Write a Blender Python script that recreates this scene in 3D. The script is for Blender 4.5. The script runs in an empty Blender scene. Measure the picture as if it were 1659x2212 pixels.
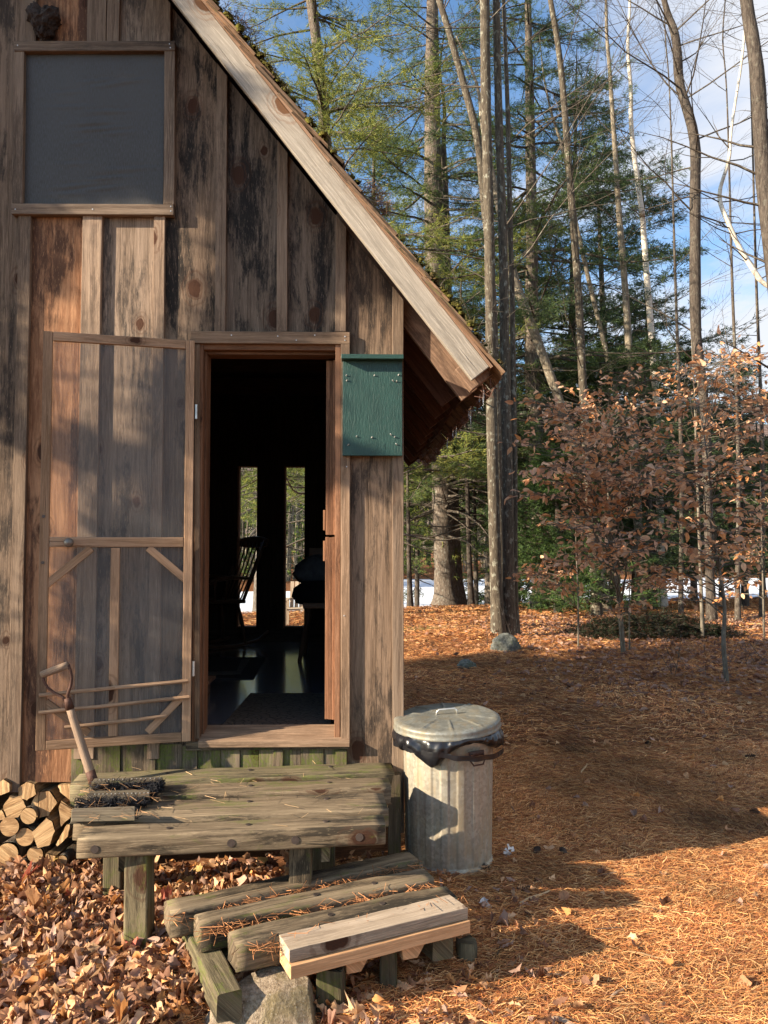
import bpy, bmesh, math, random
import numpy as np
from mathutils import Vector, Matrix, noise as mnoise
R = math.radians
random.seed(7)
rng = np.random.default_rng(11)
sc = bpy.context.scene
COL = sc.collection
# ---------------------------------------------------------------- camera
CAM = np.array([0.0, -4.08, 1.70]); F = 1661.0
YAW, PIT = R(1.35), R(2.4)
FW = np.array([math.sin(YAW)*math.cos(PIT), math.cos(YAW)*math.cos(PIT), math.sin(PIT)])
RT = np.array([math.cos(YAW), -math.sin(YAW), 0.0])
UP = np.cross(RT, FW)
def ray(px, py): return FW + ((px-829.5)/F)*RT - ((py-1106.0)/F)*UP
def onY(px, py, Y):
    d = ray(px, py); return CAM + d*((Y-CAM[1])/d[1])
def onZ(px, py, Z):
    d = ray(px, py); return CAM + d*((Z-CAM[2])/d[2])
cam = bpy.data.cameras.new('camera'); co = bpy.data.objects.new('camera', cam); COL.objects.link(co)
cam.sensor_fit = 'VERTICAL'; cam.sensor_height = 36.0; cam.lens = 36.0*F/2212.0
cam.clip_end = 2000; cam.clip_start = 0.05
co.matrix_world = Matrix(((RT[0], UP[0], -FW[0], CAM[0]), (RT[1], UP[1], -FW[1], CAM[1]), (RT[2], UP[2], -FW[2], CAM[2]), (0, 0, 0, 1)))
sc.camera = co
sc.view_settings.view_transform = 'Standard'; sc.view_settings.look = 'None'
sc.view_settings.exposure = 1.6; sc.view_settings.gamma = 1.0
sc.cycles.max_bounces = 7; sc.cycles.transparent_max_bounces = 16
sc.cycles.diffuse_bounces = 5; sc.cycles.glossy_bounces = 3
sc.cycles.use_denoising = True
try: sc.cycles.denoiser = 'OPENIMAGEDENOISE'
except Exception: pass
# ---------------------------------------------------------------- light
SUN = np.array([2.70, 1.0, -1.19]); SUN = SUN/np.linalg.norm(SUN)
sl = bpy.data.lights.new('sun', 'SUN'); so = bpy.data.objects.new('sun', sl); COL.objects.link(so)
sl.energy = 5.0; sl.angle = R(0.53); sl.color = (1.0, 0.84, 0.64)
so.rotation_euler = Vector(SUN).to_track_quat('-Z', 'Y').to_euler()
so.location = (-20, -8, 12)
ELEV = math.asin(-SUN[2]); AZ = math.atan2(-SUN[0], -SUN[1])

def tag(o, label=None, cat=None, group=None, kind=None):
    if label: o['label'] = label
    if cat: o['category'] = cat
    if group: o['group'] = group
    if kind: o['kind'] = kind
    return o
def thing(name, label, cat, loc=(0, 0, 0), group=None):
    o = bpy.data.objects.new(name, None); COL.objects.link(o); o.location = loc
    o.empty_display_size = 0.1
    return tag(o, label, cat, group)
def link(name, me, parent=None):
    o = bpy.data.objects.new(name, me); COL.objects.link(o)
    if parent is not None:
        o.parent = parent
        if o.parent.parent is None: pass
    return o
def world_loc(p):
    v = Vector((0, 0, 0))
    while p is not None:
        v += p.location; p = p.parent
    return v

# ---------------------------------------------------------------- mesh builder (coordinates in world space; build() subtracts the parent's place)
class MB:
    def __init__(s): s.v = []; s.f = []; s.t = []; s.g = []; s.off = []
    def add(s, verts, faces, g=(0, 0, 1), tone=(1, 1, 1), off=None):
        n = len(s.v); s.v += [tuple(map(float, p)) for p in verts]
        if off is None: off = (random.random()*40, random.random()*40)
        gg = Vector(g).normalized()
        for f in faces:
            s.f.append([i+n for i in f]); s.t.append(tone); s.g.append((gg, off))
        return s
    def box(s, c, dx, dy, dz, g=(0, 0, 1), tone=(1, 1, 1), off=None):
        """c centre, dx,dy,dz half-extent vectors"""
        c, dx, dy, dz = (np.array(a, float) for a in (c, dx, dy, dz))
        vs = [c+i*dx+j*dy+k*dz for k in (-1, 1) for j in (-1, 1) for i in (-1, 1)]
        fs = [(0, 2, 3, 1), (4, 5, 7, 6), (0, 1, 5, 4), (2, 6, 7, 3), (0, 4, 6, 2), (1, 3, 7, 5)]
        if np.dot(np.cross(dx, dy), dz) < 0: fs = [f[::-1] for f in fs]
        return s.add(vs, fs, g, tone, off)
    def abox(s, x0, x1, y0, y1, z0, z1, g=(0, 0, 1), tone=(1, 1, 1), off=None):
        return s.box(((x0+x1)/2, (y0+y1)/2, (z0+z1)/2), ((x1-x0)/2, 0, 0), (0, (y1-y0)/2, 0), (0, 0, (z1-z0)/2), g, tone, off)
    def prism(s, poly, y0, y1, g=(0, 0, 1), tone=(1, 1, 1), off=None):
        """poly: (x,z) points counter-clockwise seen from -y"""
        n = len(poly)
        vs = [(p[0], y0, p[1]) for p in poly]+[(p[0], y1, p[1]) for p in poly]
        fs = [tuple(range(n)), tuple(range(2*n-1, n-1, -1))]+[(i, i+n, (i+1) % n+n, (i+1) % n) for i in range(n)]
        fs = [f for f in fs]
        return s.add(vs, fs, g, tone, off)
    def tube(s, pts, rad, n=8, g=None, tone=(1, 1, 1), cap=True, ell=1.0, jit=0.0, off=None):
        pts = [np.array(p, float) for p in pts]
        if np.isscalar(rad): rad = [rad]*len(pts)
        vs = []; fs = []
        T = pts[1]-pts[0]; ref = np.array((0, 0, 1.0)) if abs(T[2]) < .8*np.linalg.norm(T) else np.array((0, 1.0, 0))
        for i, p in enumerate(pts):
            a = pts[min(i+1, len(pts)-1)]-pts[max(i-1, 0)]; a /= (np.linalg.norm(a)+1e-9)
            u = np.cross(ref, a); u /= (np.linalg.norm(u)+1e-9); w = np.cross(a, u)
            for k in range(n):
                th = 2*math.pi*k/n; rr = rad[i]*(1+jit*(random.random()-.5))
                vs.append(p+u*math.cos(th)*rr+w*math.sin(th)*rr*ell)
        for i in range(len(pts)-1):
            for k in range(n):
                fs.append((i*n+k, i*n+(k+1) % n, (i+1)*n+(k+1) % n, (i+1)*n+k))
        if cap:
            fs.append(tuple(range(n))[::-1]); m = (len(pts)-1)*n; fs.append(tuple(range(m, m+n)))
        if g is None: g = pts[-1]-pts[0]
        return s.add(vs, fs, g, tone, off)
    def beam(s, a, b, w, h, up=(0, 0, 1), seg=14, rnd=.25, jit=.004, tone=(1, 1, 1)):
        """weathered timber: rounded rectangle section swept from a to b, slightly uneven. a,b are centres."""
        a, b, up = (np.array(q, float) for q in (a, b, up)); T = b-a; L = np.linalg.norm(T); T /= L
        sd = np.cross(T, up); sd /= np.linalg.norm(sd); up = np.cross(sd, T)
        prof = []; r = rnd*min(w, h)
        for cx, cy, a0 in ((w/2-r, h/2-r, 0), (-w/2+r, h/2-r, 90), (-w/2+r, -h/2+r, 180), (w/2-r, -h/2+r, 270)):
            for k in range(4):
                th = R(a0+30*k); prof.append((cx+r*math.cos(th), cy+r*math.sin(th)))
        n = len(prof); vs = []; fs = []; o1 = random.random()*50
        for i in range(seg+1):
            t = i/seg; e = 0.012*(1 if i in (0, seg) else 0)
            for (x, y) in prof:
                q = Vector((x*14+o1, y*14, t*L*5)); d = mnoise.noise(q)*jit*1.6
                kx = 1-e*3; 
                p = a+T*(t*L)+sd*x*kx*(1+d/abs(w))+up*(y*kx+d)
                if i in (0, seg): p = p+T*(random.random()-.5)*jit*2.5
                vs.append(p)
        for i in range(seg):
            for k in range(n): fs.append((i*n+k, i*n+(k+1) % n, (i+1)*n+(k+1) % n, (i+1)*n+k))
        fs.append(tuple(range(n))[::-1]); m = seg*n; fs.append(tuple(range(m, m+n)))
        return s.add(vs, fs, T, tone)
    def build(s, name, mat, parent=None, smooth=False, bevel=0.0):
        o0 = world_loc(parent) if parent is not None else Vector((0, 0, 0))
        me = bpy.data.meshes.new(name)
        me.from_pydata([(p[0]-o0.x, p[1]-o0.y, p[2]-o0.z) for p in s.v], [], s.f); me.update()
        uv = me.uv_layers.new(name='UVMap'); ca = me.color_attributes.new('tone', 'FLOAT_COLOR', 'CORNER')
        V = np.array(s.v); li = 0
        uvs = np.zeros((len(me.loops), 2)); cs = np.ones((len(me.loops), 4))
        frames = {}
        for fi, f in enumerate(s.f):
            g, off = s.g[fi]; nrm = me.polygons[fi].normal; key = (id(off) if not isinstance(off, tuple) else off, tuple(g))
            if abs(g.dot(nrm)) > .93: # end grain
                a = g.orthogonal().normalized(); b = g.cross(a)
                for k, vi in enumerate(f):
                    p = Vector(s.v[vi]); uvs[li+k] = (p.dot(a)+off[0], p.dot(b)*.25+off[1])
            else:
                if key not in frames:
                    B = (nrm-g*nrm.dot(g)).normalized(); frames[key] = (g.cross(B), B)
                A, B = frames[key]; a = A if abs(nrm.dot(B)) >= abs(nrm.dot(A)) else B
                o_ = off[0] if a is A else off[0]+.37
                for k, vi in enumerate(f):
                    p = Vector(s.v[vi]); uvs[li+k] = (p.dot(a)+o_, p.dot(g)+off[1])
            cs[li:li+len(f), :3] = s.t[fi]; li += len(f)
        me.uv_layers['UVMap'].data.foreach_set('uv', uvs.ravel()); me.color_attributes['tone'].data.foreach_set('color', cs.ravel())
        if mat is not None: me.materials.append(mat)
        if smooth: me.polygons.foreach_set('use_smooth', [True]*len(me.polygons))
        o = link(name, me, parent)
        if bevel > 0:
            m = o.modifiers.new('bevel', 'BEVEL'); m.width = bevel; m.segments = 2; m.limit_method = 'ANGLE'; m.angle_limit = R(50)
        return o
def tris_obj(name, V, Fc, mat, parent=None, tone=None, uv=None, smooth=False):
    """V (n,3) array, Fc (m,k) int array; tone (m,3) per face"""
    o0 = world_loc(parent) if parent is not None else Vector((0, 0, 0))
    V = np.asarray(V, np.float32)-np.array(o0, np.float32); Fc = np.asarray(Fc, np.int32)
    me = bpy.data.meshes.new(name); m, k = Fc.shape
    me.vertices.add(len(V)); me.vertices.foreach_set('co', V.ravel())
    me.loops.add(m*k); me.loops.foreach_set('vertex_index', Fc.ravel())
    me.polygons.add(m); me.polygons.foreach_set('loop_start', np.arange(0, m*k, k, dtype=np.int32))
    if uv is not None:
        u = me.uv_layers.new(name='UVMap'); u.data.foreach_set('uv', np.asarray(uv, np.float32)[Fc.ravel()].ravel())
    if tone is not None:
        ca = me.color_attributes.new('tone', 'FLOAT_COLOR', 'CORNER')
        c = np.ones((m, k, 4), np.float32); c[:, :, :3] = np.asarray(tone, np.float32)[:, None, :]
        ca.data.foreach_set('color', c.ravel())
    if smooth: me.polygons.foreach_set('use_smooth', np.ones(m, bool))
    if mat is not None: me.materials.append(mat)
    me.update(calc_edges=True); me.validate()
    return link(name, me, parent)

# ---------------------------------------------------------------- materials
class G:
    def __init__(s, name):
        s.m = bpy.data.materials.new(name); s.m.use_nodes = True; s.t = s.m.node_tree; s.t.nodes.clear()
    def n(s, typ, ins=None, **kw):
        nd = s.t.nodes.new(typ)
        for k, v in kw.items(): setattr(nd, k, v)
        for k, v in (ins or {}).items():
            if isinstance(v, bpy.types.NodeSocket): s.t.links.new(v, nd.inputs[k])
            else: nd.inputs[k].default_value = v
        return nd
    def math(s, op, a, b=0.0, c=0.0, clamp=False):
        nd = s.n('ShaderNodeMath', {0: a, 1: b, 2: c}, operation=op); nd.use_clamp = clamp; return nd.outputs[0]
    def mapr(s, v, a, b, c=0.0, d=1.0): 
        return s.n('ShaderNodeMapRange', {0: v, 1: a, 2: b, 3: c, 4: d}, interpolation_type='SMOOTHSTEP').outputs[0]
    def noise(s, vec, sc=1.0, det=4.0, rough=.55, dist=0.0):
        return s.n('ShaderNodeTexNoise', {'Vector': vec, 'Scale': sc, 'Detail': det, 'Roughness': rough, 'Distortion': dist}).outputs[0]
    def vmul(s, v, k): return s.n('ShaderNodeVectorMath', {0: v, 1: k}, operation='MULTIPLY').outputs[0]
    def mix(s, f, a, b, mode='MIX'):
        nd = s.n('ShaderNodeMix', data_type='RGBA', blend_type=mode)
        for i, v in ((0, f), (6, a), (7, b)):
            if isinstance(v, bpy.types.NodeSocket): s.t.links.new(v, nd.inputs[i])
            else: nd.inputs[i].default_value = (tuple(v)+(1,) if isinstance(v, (tuple, list)) and len(v) == 3 else v)
        return nd.outputs[2]
    def bump(s, h, strength=.5, dist=.01): return s.n('ShaderNodeBump', {'Height': h, 'Strength': strength, 'Distance': dist}).outputs[0]
    def out(s, sh):
        o = s.n('ShaderNodeOutputMaterial'); s.t.links.new(sh, o.inputs[0]); return s.m
    def pbr(s, col, rough=.8, metal=0.0, nrm=None, spec=.3, **kw):
        ins = {'Base Color': col if isinstance(col, bpy.types.NodeSocket) else tuple(col)+(1,), 'Roughness': rough, 'Metallic': metal, 'Specular IOR Level': spec}
        if nrm is not None: ins['Normal'] = nrm
        ins.update(kw)
        return s.n('ShaderNodeBsdfPrincipled', ins).outputs[0]
def uvof(g): return g.n('ShaderNodeUVMap', uv_map='UVMap').outputs[0]
def objof(g): return g.n('ShaderNodeTexCoord').outputs['Object']
def geo(g): return g.n('ShaderNodeNewGeometry')
def tone(g): return g.n('ShaderNodeVertexColor', layer_name='tone').outputs[0]

def wood(name, c1, c2, dark=(.02, .017, .015), stain=.5, knots=.45, moss=0.0, fine=170, rough=.85, bump=.5, crack=.4, kcol=(.05, .022, .012), ksc=(5.0, 2.4)):
    g = G(name); uv = uvof(g)
    vor = g.n('ShaderNodeTexVoronoi', {'Vector': g.vmul(uv, (ksc[0], ksc[1], 1)), 'Scale': 1.0, 'Randomness': .9}, voronoi_dimensions='2D')
    d0 = vor.outputs['Distance']; rnd = g.n('ShaderNodeSeparateColor', {0: vor.outputs['Color']}).outputs[0]
    kp = g.n('ShaderNodeVectorMath', {0: g.vmul(uv, (ksc[0], ksc[1], 1)), 1: vor.outputs['Position']}, operation='SUBTRACT').outputs[0]
    ks = g.n('ShaderNodeSeparateXYZ', {0: kp}); kx = g.math('DIVIDE', ks.outputs[0], ksc[0]); ky = g.math('DIVIDE', ks.outputs[1], ksc[1]*1.5)
    d = g.math('SQRT', g.math('ADD', g.math('MULTIPLY', kx, kx), g.math('MULTIPLY', ky, ky)))      # metres from the knot
    d = g.math('ADD', d, g.math('MULTIPLY', g.math('SUBTRACT', g.noise(uv, 20, 4), .5), .030))
    on = g.math('LESS_THAN', rnd, knots); sz = g.math("ADD", .014, g.math("MULTIPLY", rnd, .020/max(knots, .05)))
    near = g.math('MULTIPLY', g.math('POWER', 2.718, g.math('MULTIPLY', g.math('DIVIDE', d, sz), -.55)), on)
    sep = g.n('ShaderNodeSeparateXYZ', {0: uv}); sgn = g.math('SIGN', kx)
    wob = g.noise(g.vmul(uv, (2.5, .9, 1)), 1.0, 3)
    u2 = g.math('ADD', sep.outputs[0], g.math('MULTIPLY', g.math('MULTIPLY', near, sgn), -.035))
    u2 = g.math('ADD', u2, g.math('MULTIPLY', wob, .065))
    w = g.n('ShaderNodeCombineXYZ', {0: u2, 1: sep.outputs[1]}).outputs[0]
    fineg = g.noise(g.vmul(w, (fine, 5, 1)), 1.0, 5, .75)
    midg = g.noise(g.vmul(w, (34, .9, 1)), 1.0, 6, .7)
    blot = g.noise(g.vmul(uv, (6.5, 1.25, 1)), 1.0, 7, .64, .5)
    patch = g.noise(g.vmul(uv, (2.2, .8, 1)), 1.0, 3, .5)
    stre = g.noise(g.vmul(uv, (48, 9, 1)), 1.0, 6, .8)
    flk = g.noise(g.vmul(uv, (210, 22, 1)), 1.0, 3, .6)
    crk = g.noise(g.vmul(w, (60, .8, 1)), 1.0, 3, .6)
    col = g.mix(g.mapr(midg, .36, .64), c1, c2)
    col = g.mix(g.mapr(patch, .4, .62, 0, .45), col, tuple(x*.62 for x in c1))
    col = g.mix(g.math('MULTIPLY', g.mapr(fineg, .45, .68), .6), col, tuple(x*1.45 for x in c2))
    col = g.mix(g.mapr(fineg, .40, .28, 0, .4), col, dark)
    st = g.mapr(g.math('ADD', blot, g.math('MULTIPLY', g.math('SUBTRACT', stre, .5), .45)), 0.53-.08*stain, .66-.05*stain, 0, min(1, stain*1.15))
    col = g.mix(st, col, tuple(x for x in dark))
    col = g.mix(g.math('MULTIPLY', g.mapr(flk, .60, .68), g.mapr(st, .0, 1, .25, .55)), col, tuple(x*1.5 for x in c2))
    ck = g.mapr(crk, .34, .28)
    col = g.mix(g.math('MULTIPLY', ck, crack), col, tuple(x*.6 for x in dark))
    dn = g.math('DIVIDE', d, sz); ring = g.math('SINE', g.math('ADD', g.math('MULTIPLY', dn, 8.0), g.math('MULTIPLY', g.noise(uv, 9, 2), 9.0)))
    col = g.mix(g.math('MULTIPLY', g.math('MULTIPLY', g.mapr(dn, 3.2, 1.1), on), g.mapr(ring, -.2, 1.0, .1, .6)), col, tuple(x*1.4 for x in kcol))
    col = g.mix(g.math('MULTIPLY', g.mapr(dn, 1.15, .9), on), col, kcol)
    if moss > 0:
        nz = g.n('ShaderNodeSeparateXYZ', {0: geo(g).outputs['Normal']}).outputs[2]
        mn = g.noise(g.vmul(uv, (8, 3, 1)), 1.0, 7, .7)
        mf = g.noise(g.vmul(uv, (90, 60, 1)), 1.0, 3, .6)
        mk = g.math('MULTIPLY', g.mapr(mn, .62-.20*moss, .70-.16*moss), g.mapr(mf, .3, .62, .25, 1), clamp=True)
        col = g.mix(g.math('MULTIPLY', mk, .35+.5*moss), col, g.mix(mf, (.045, .062, .010), (.14, .17, .028)))
    col = g.mix(1.0, col, tone(g), 'MULTIPLY')
    h = g.math('ADD', g.math('MULTIPLY', fineg, .5), g.math('ADD', g.math('MULTIPLY', midg, .6), g.math('MULTIPLY', ck, -1.5)))
    nr = g.bump(h, bump, .005)
    return g.out(g.pbr(col, rough, 0, nr, .2))
M = {}
M['siding'] = wood('weathered_siding', (.105, .071, .047), (.215, .153, .108), (.026, .021, .018), .74, .33, 0, 150, bump=.9)
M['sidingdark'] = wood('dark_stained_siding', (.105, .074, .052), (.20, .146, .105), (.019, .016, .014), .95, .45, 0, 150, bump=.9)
M['batten'] = wood('batten_wood', (.122, .085, .060), (.225, .166, .120), (.038, .03, .024), .45, .12, 0, 170, bump=.8)
M['sidingmoss'] = wood('mossy_siding', (.10, .075, .05), (.19, .145, .10), (.03, .025, .02), .6, .2, .85, 150)
M['orange'] = wood('orange_pine', (.20, .088, .042), (.36, .19, .10), (.06, .03, .02), .75, .8, 0, 55, bump=.7, ksc=(3.2, 1.6))
M['frame'] = wood('frame_wood', (.19, .12, .075), (.32, .215, .14), (.06, .04, .028), .4, .2, 0, 180)
M['jamb'] = wood('jamb_wood', (.19, .092, .048), (.31, .16, .09), (.06, .03, .02), .45, .15, 0, 150)
M['screenwood'] = wood('screen_door_wood', (.27, .165, .095), (.40, .26, .165), (.09, .06, .04), .3, .15, 0, 200, bump=.9)
M['rake'] = wood('rake_wood', (.255, .225, .185), (.37, .33, .275), (.16, .12, .09), .35, .35, 0, 120, bump=.7, kcol=(.14, .07, .035))
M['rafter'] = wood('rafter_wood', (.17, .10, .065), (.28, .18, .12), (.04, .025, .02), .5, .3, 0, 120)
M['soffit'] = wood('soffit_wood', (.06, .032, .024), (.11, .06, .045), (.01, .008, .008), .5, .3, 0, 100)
M['shingle'] = wood('shingle_wood', (.13, .085, .055), (.26, .17, .11), (.02, .02, .014), .7, 0, .35, 220)
M['deck'] = wood('mossy_timber', (.115, .083, .052), (.235, .18, .115), (.022, .018, .013), .75, .12, .46, 110, bump=1.2, crack=1.0)
M['deckmoss'] = wood('very_mossy_timber', (.09, .072, .042), (.19, .155, .092), (.022, .02, .013), .6, .12, .62, 110, bump=1.2, crack=1.0)
M['lumber'] = wood('grey_board', (.30, .23, .16), (.42, .335, .25), (.15, .11, .08), .3, .25, 0, 200, bump=.7)
M['fresh'] = wood('fresh_board', (.42, .23, .11), (.56, .33, .17), (.25, .13, .06), .2, .2, 0, 160, bump=.4)
M['split'] = wood('split_wood', (.36, .215, .10), (.60, .41, .22), (.16, .085, .04), .55, .15, 0, 75, bump=1.6, crack=.8)
M['handle'] = wood('handle_wood', (.20, .135, .09), (.31, .22, .155), (.06, .045, .035), .4, .05, 0, 220)
M['brushwood'] = wood('dark_brush_wood', (.07, .055, .04), (.12, .10, .07), (.02, .018, .014), .5, .05, .25, 160)
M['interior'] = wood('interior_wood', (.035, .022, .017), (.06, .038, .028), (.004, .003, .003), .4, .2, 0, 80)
M['chairwood'] = wood('dark_chair_wood', (.09, .045, .028), (.15, .075, .045), (.005, .004, .004), .3, 0, 0, 80, rough=.35)
M['outchair'] = wood('pale_chair_wood', (.35, .26, .18), (.5, .4, .3), (.2, .15, .1), .3, 0, 0, 80)

def simple(name, col, rough=.7, metal=0, bs=0, bscale=50, var=.25, spec=.3):
    g = G(name); oc = objof(g); nz = g.noise(oc, bscale, 5, .6); n2 = g.noise(oc, bscale*.12, 4, .6)
    c = g.mix(g.mapr(g.math('ADD', g.math('MULTIPLY', nz, .5), g.math('MULTIPLY', n2, .5)), .35, .65), tuple(x*(1-var) for x in col), tuple(min(1, x*(1+var)) for x in col))
    return g.out(g.pbr(c, rough, metal, g.bump(nz, bs, .004) if bs else None, spec))
M['hinge'] = simple('hinge_metal', (.55, .55, .52), .4, .8)
M['knob'] = simple('knob_metal', (.18, .16, .14), .45, .6)
M['nail'] = simple('nail_metal', (.5, .5, .48), .45, .5)
M['bolt'] = simple('bolt_metal', (.10, .08, .07), .5, .7)
M['rustiron'] = simple('rusty_iron', (.09, .045, .032), .7, .3, .5, 120)
M['bristle'] = simple('black_bristle', (.012, .012, .015), .9)
M['cloth'] = simple('grey_cloth', (.10, .105, .12), .95, 0, .3, 30)
M['darkcloth'] = simple('dark_cloth', (.008, .008, .009), .95)
M['mat'] = None
M['nest'] = simple('mud_nest', (.035, .026, .022), 1, 0, 1, 60, .6)
def greenpaint():
    g = G('green_paint'); uv = uvof(g)
    w = g.n('ShaderNodeTexNoise', {'Vector': g.vmul(uv, (120, 20, 1)), 'Scale': 1.0, 'Detail': 3, 'Distortion': 1.2}).outputs[0]
    f = g.noise(g.vmul(uv, (200, 30, 1)), 1.0, 4); b = g.noise(g.vmul(uv, (8, 5, 1)), 1.0, 5)
    c = g.mix(g.mapr(b, .3, .7), (.012, .040, .033), (.017, .056, .046)); c = g.mix(g.mapr(w, .62, .75), c, (.01, .035, .03))
    c = g.mix(g.mapr(f, .70, .78, 0, .5), c, (.12, .2, .17))
    return g.out(g.pbr(c, .5, 0, g.bump(g.math('ADD', w, g.math('MULTIPLY', f, .25)), .55, .004), .4))
M['green'] = greenpaint()
def screenmat(name, col, alpha):
    g = G(name); uv = uvof(g)
    a = g.noise(g.vmul(uv, (5, 3, 1)), 1.0, 4); al = g.mapr(a, .3, .7, alpha-.06, alpha+.08)
    w = g.n('ShaderNodeTexNoise', {'Vector': g.vmul(uv, (2.2, 6, 1)), 'Scale': 1.0, 'Detail': 3, 'Distortion': 1.0}).outputs[0]
    b = g.pbr(col, .6, 0, g.bump(w, .3, .02)); t = g.n('ShaderNodeBsdfTransparent').outputs[0]
    return g.out(g.n('ShaderNodeMixShader', {0: al, 1: t, 2: b}).outputs[0])
M['screen'] = screenmat('insect_screen', (.15, .145, .14), .36)
def winpanel():
    g = G('dark_screen_cloth'); uv = uvof(g)
    f = g.noise(g.vmul(uv, (40, 260, 1)), 1.0, 3); b = g.noise(g.vmul(uv, (1.6, 2.4, 1)), 1.0, 4)
    wr = g.n('ShaderNodeTexNoise', {'Vector': g.vmul(uv, (1.3, 7.0, 1)), 'Scale': 1.0, 'Detail': 2.5, 'Roughness': .45, 'Distortion': .7}).outputs[0]
    msk = g.noise(g.vmul(uv, (2, 1.6, 1)), 1.0, 2)
    c = g.mix(g.mapr(b, .3, .7), (.042, .037, .031), (.062, .055, .047)); c = g.mix(g.mapr(f, .3, .75), c, (.066, .066, .066))
    c = g.mix(g.mapr(g.noise(g.vmul(uv, (2.5, .7, 1)), 1.0, 3), .6, .75, 0, .5), c, (.05, .042, .034))
    return g.out(g.pbr(c, .6, 0, g.bump(f, .12, .002), .35))
M['winpanel'] = winpanel()
def galv(name, warm=False):
    g = G(name); oc = objof(g)
    vor = g.n('ShaderNodeTexVoronoi', {'Vector': oc, 'Scale': 75.0}); r = g.n('ShaderNodeSeparateColor', {0: vor.outputs['Color']}).outputs[0]
    n = g.noise(oc, 5, 6, .6); n2 = g.noise(g.vmul(oc, (14, 14, 3)), 1.0, 5, .65)
    c = g.mix(r, (.27, .245, .195), (.39, .36, .29)); c = g.mix(g.mapr(n2, .42, .66, 0, .7), c, (.33, .25, .15))
    c = g.mix(g.mapr(n, .55, .72, 0, .5), c, (.48, .46, .40))
    if not warm: c = g.mix(1.0, c, (.62, .68, .74), 'MULTIPLY'); c = g.mix(g.mapr(g.noise(oc, 9, 6, .7), .64, .70, 0, .8), c, (.30, .13, .05))  # lid: cooler grey with its shade put into the colour, plus rust
    return g.out(g.pbr(c, g.mapr(n2, .3, .7, .42, .62), .45, g.bump(g.math('ADD', r, n), .12, .003), .4))
M['galv'] = galv('galvanised_steel', True); M['lid'] = galv('galvanised_lid')
def plastic():
    g = G('black_plastic_bag'); oc = objof(g); n = g.n('ShaderNodeTexNoise', {'Vector': g.vmul(oc, (7, 7, 12)), 'Scale': 1.0, 'Detail': 2, 'Distortion': .8}).outputs[0]
    return g.out(g.pbr((.008, .008, .01), .30, 0, g.bump(n, .5, .02), .5))
M['bag'] = plastic()
def bark(name, c1, c2, lich=.4, lc=(.42, .44, .38), sc=1.0, rough_amt=1.0, birch=False):
    g = G(name); oc = objof(g)
    if birch:
        b = g.noise(g.vmul(oc, (6, 6, 38)), 1.0, 4, .6); p = g.noise(g.vmul(oc, (5, 5, 4)), 1.0, 4)
        c = g.mix(g.mapr(b, .58, .68), c2, (.05, .04, .035)); c = g.mix(g.mapr(p, .5, .7, 0, .7), c, c1)
        return g.out(g.pbr(c, .7, 0, g.bump(b, .3, .01)))
    a = g.n('ShaderNodeTexNoise', {'Vector': g.vmul(oc, (28*sc, 28*sc, 5*sc)), 'Scale': 1.0, 'Detail': 6, 'Roughness': .65, 'Distortion': .6}).outputs[0]
    b = g.noise(g.vmul(oc, (7, 7, 5)), 1.0, 6, .65); l = g.noise(g.vmul(oc, (16, 16, 9)), 1.0, 5, .6)
    c = g.mix(g.mapr(a, .35, .65), c1, c2); c = g.mix(g.math('MULTIPLY', g.mapr(l, .56, .64), lich), c, lc)
    c = g.mix(g.mapr(b, .5, .75, 0, .6), c, tuple(x*.55 for x in c1))
    return g.out(g.pbr(c, .9, 0, g.bump(a, .9*rough_amt, .03), .15))
M['bark_pine'] = bark('pine_bark', (.07, .055, .043), (.165, .135, .108), .25)
M['bark_maple'] = bark('lichened_bark', (.055, .044, .033), (.12, .10, .073), .6, (.30, .30, .24))
M['bark_pale'] = bark('pale_bark', (.12, .10, .073), (.23, .195, .145), .6, (.40, .39, .31), 1, .6)
M['bark_dark'] = bark('dark_bark', (.045, .036, .03), (.10, .082, .066), .2, (.25, .25, .2))
M['bark_birch'] = bark('birch_bark', (.30, .24, .18), (.55, .50, .42), birch=True)
M['twig'] = bark('twig_bark', (.05, .04, .032), (.115, .095, .075), .4, (.3, .3, .24), 2, .3)
M['beechbark'] = bark('beech_bark', (.10, .085, .065), (.18, .155, .12), .4, (.28, .28, .22), 1, .3)
def leafmat(name, trans=.35, rough=.75, tint=(1, 1, 1)):
    g = G(name); c = g.mix(1.0, tone(g), tint, 'MULTIPLY'); oc_ = objof(g); c = g.mix(g.mapr(g.noise(oc_, 90, 4, .7), .52, .72, 0, .45), c, g.mix(1.0, c, (.45, .38, .34), 'MULTIPLY'))
    d = g.pbr(c, rough, 0, None, .2); t = g.n('ShaderNodeBsdfTranslucent', {0: c}).outputs[0]
    return g.out(g.n('ShaderNodeMixShader', {0: trans, 1: d, 2: t}).outputs[0])
M['needle'] = leafmat('live_needles', .4, .6)
M['leaf'] = leafmat('dry_leaves', .3, .75)
M['beechleaf'] = leafmat('beech_leaves', .35, .55)
M['litter'] = leafmat('fallen_needles', .1, .7)
def stone():
    g = G('granite'); oc = objof(g); n = g.noise(oc, 60, 6, .7); b = g.noise(oc, 7, 5, .6); s = g.noise(oc, 180, 3, .6)
    c = g.mix(g.mapr(n, .35, .65), (.17, .125, .08), (.36, .29, .21)); c = g.mix(g.mapr(b, .45, .62, 0, .7), c, (.15, .12, .055)); c = g.mix(g.mapr(s, .62, .7, 0, .6), c, (.45, .42, .38))
    return g.out(g.pbr(c, .9, 0, g.bump(g.math('ADD', n, b), .8, .02)))
M['stone'] = stone()
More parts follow.
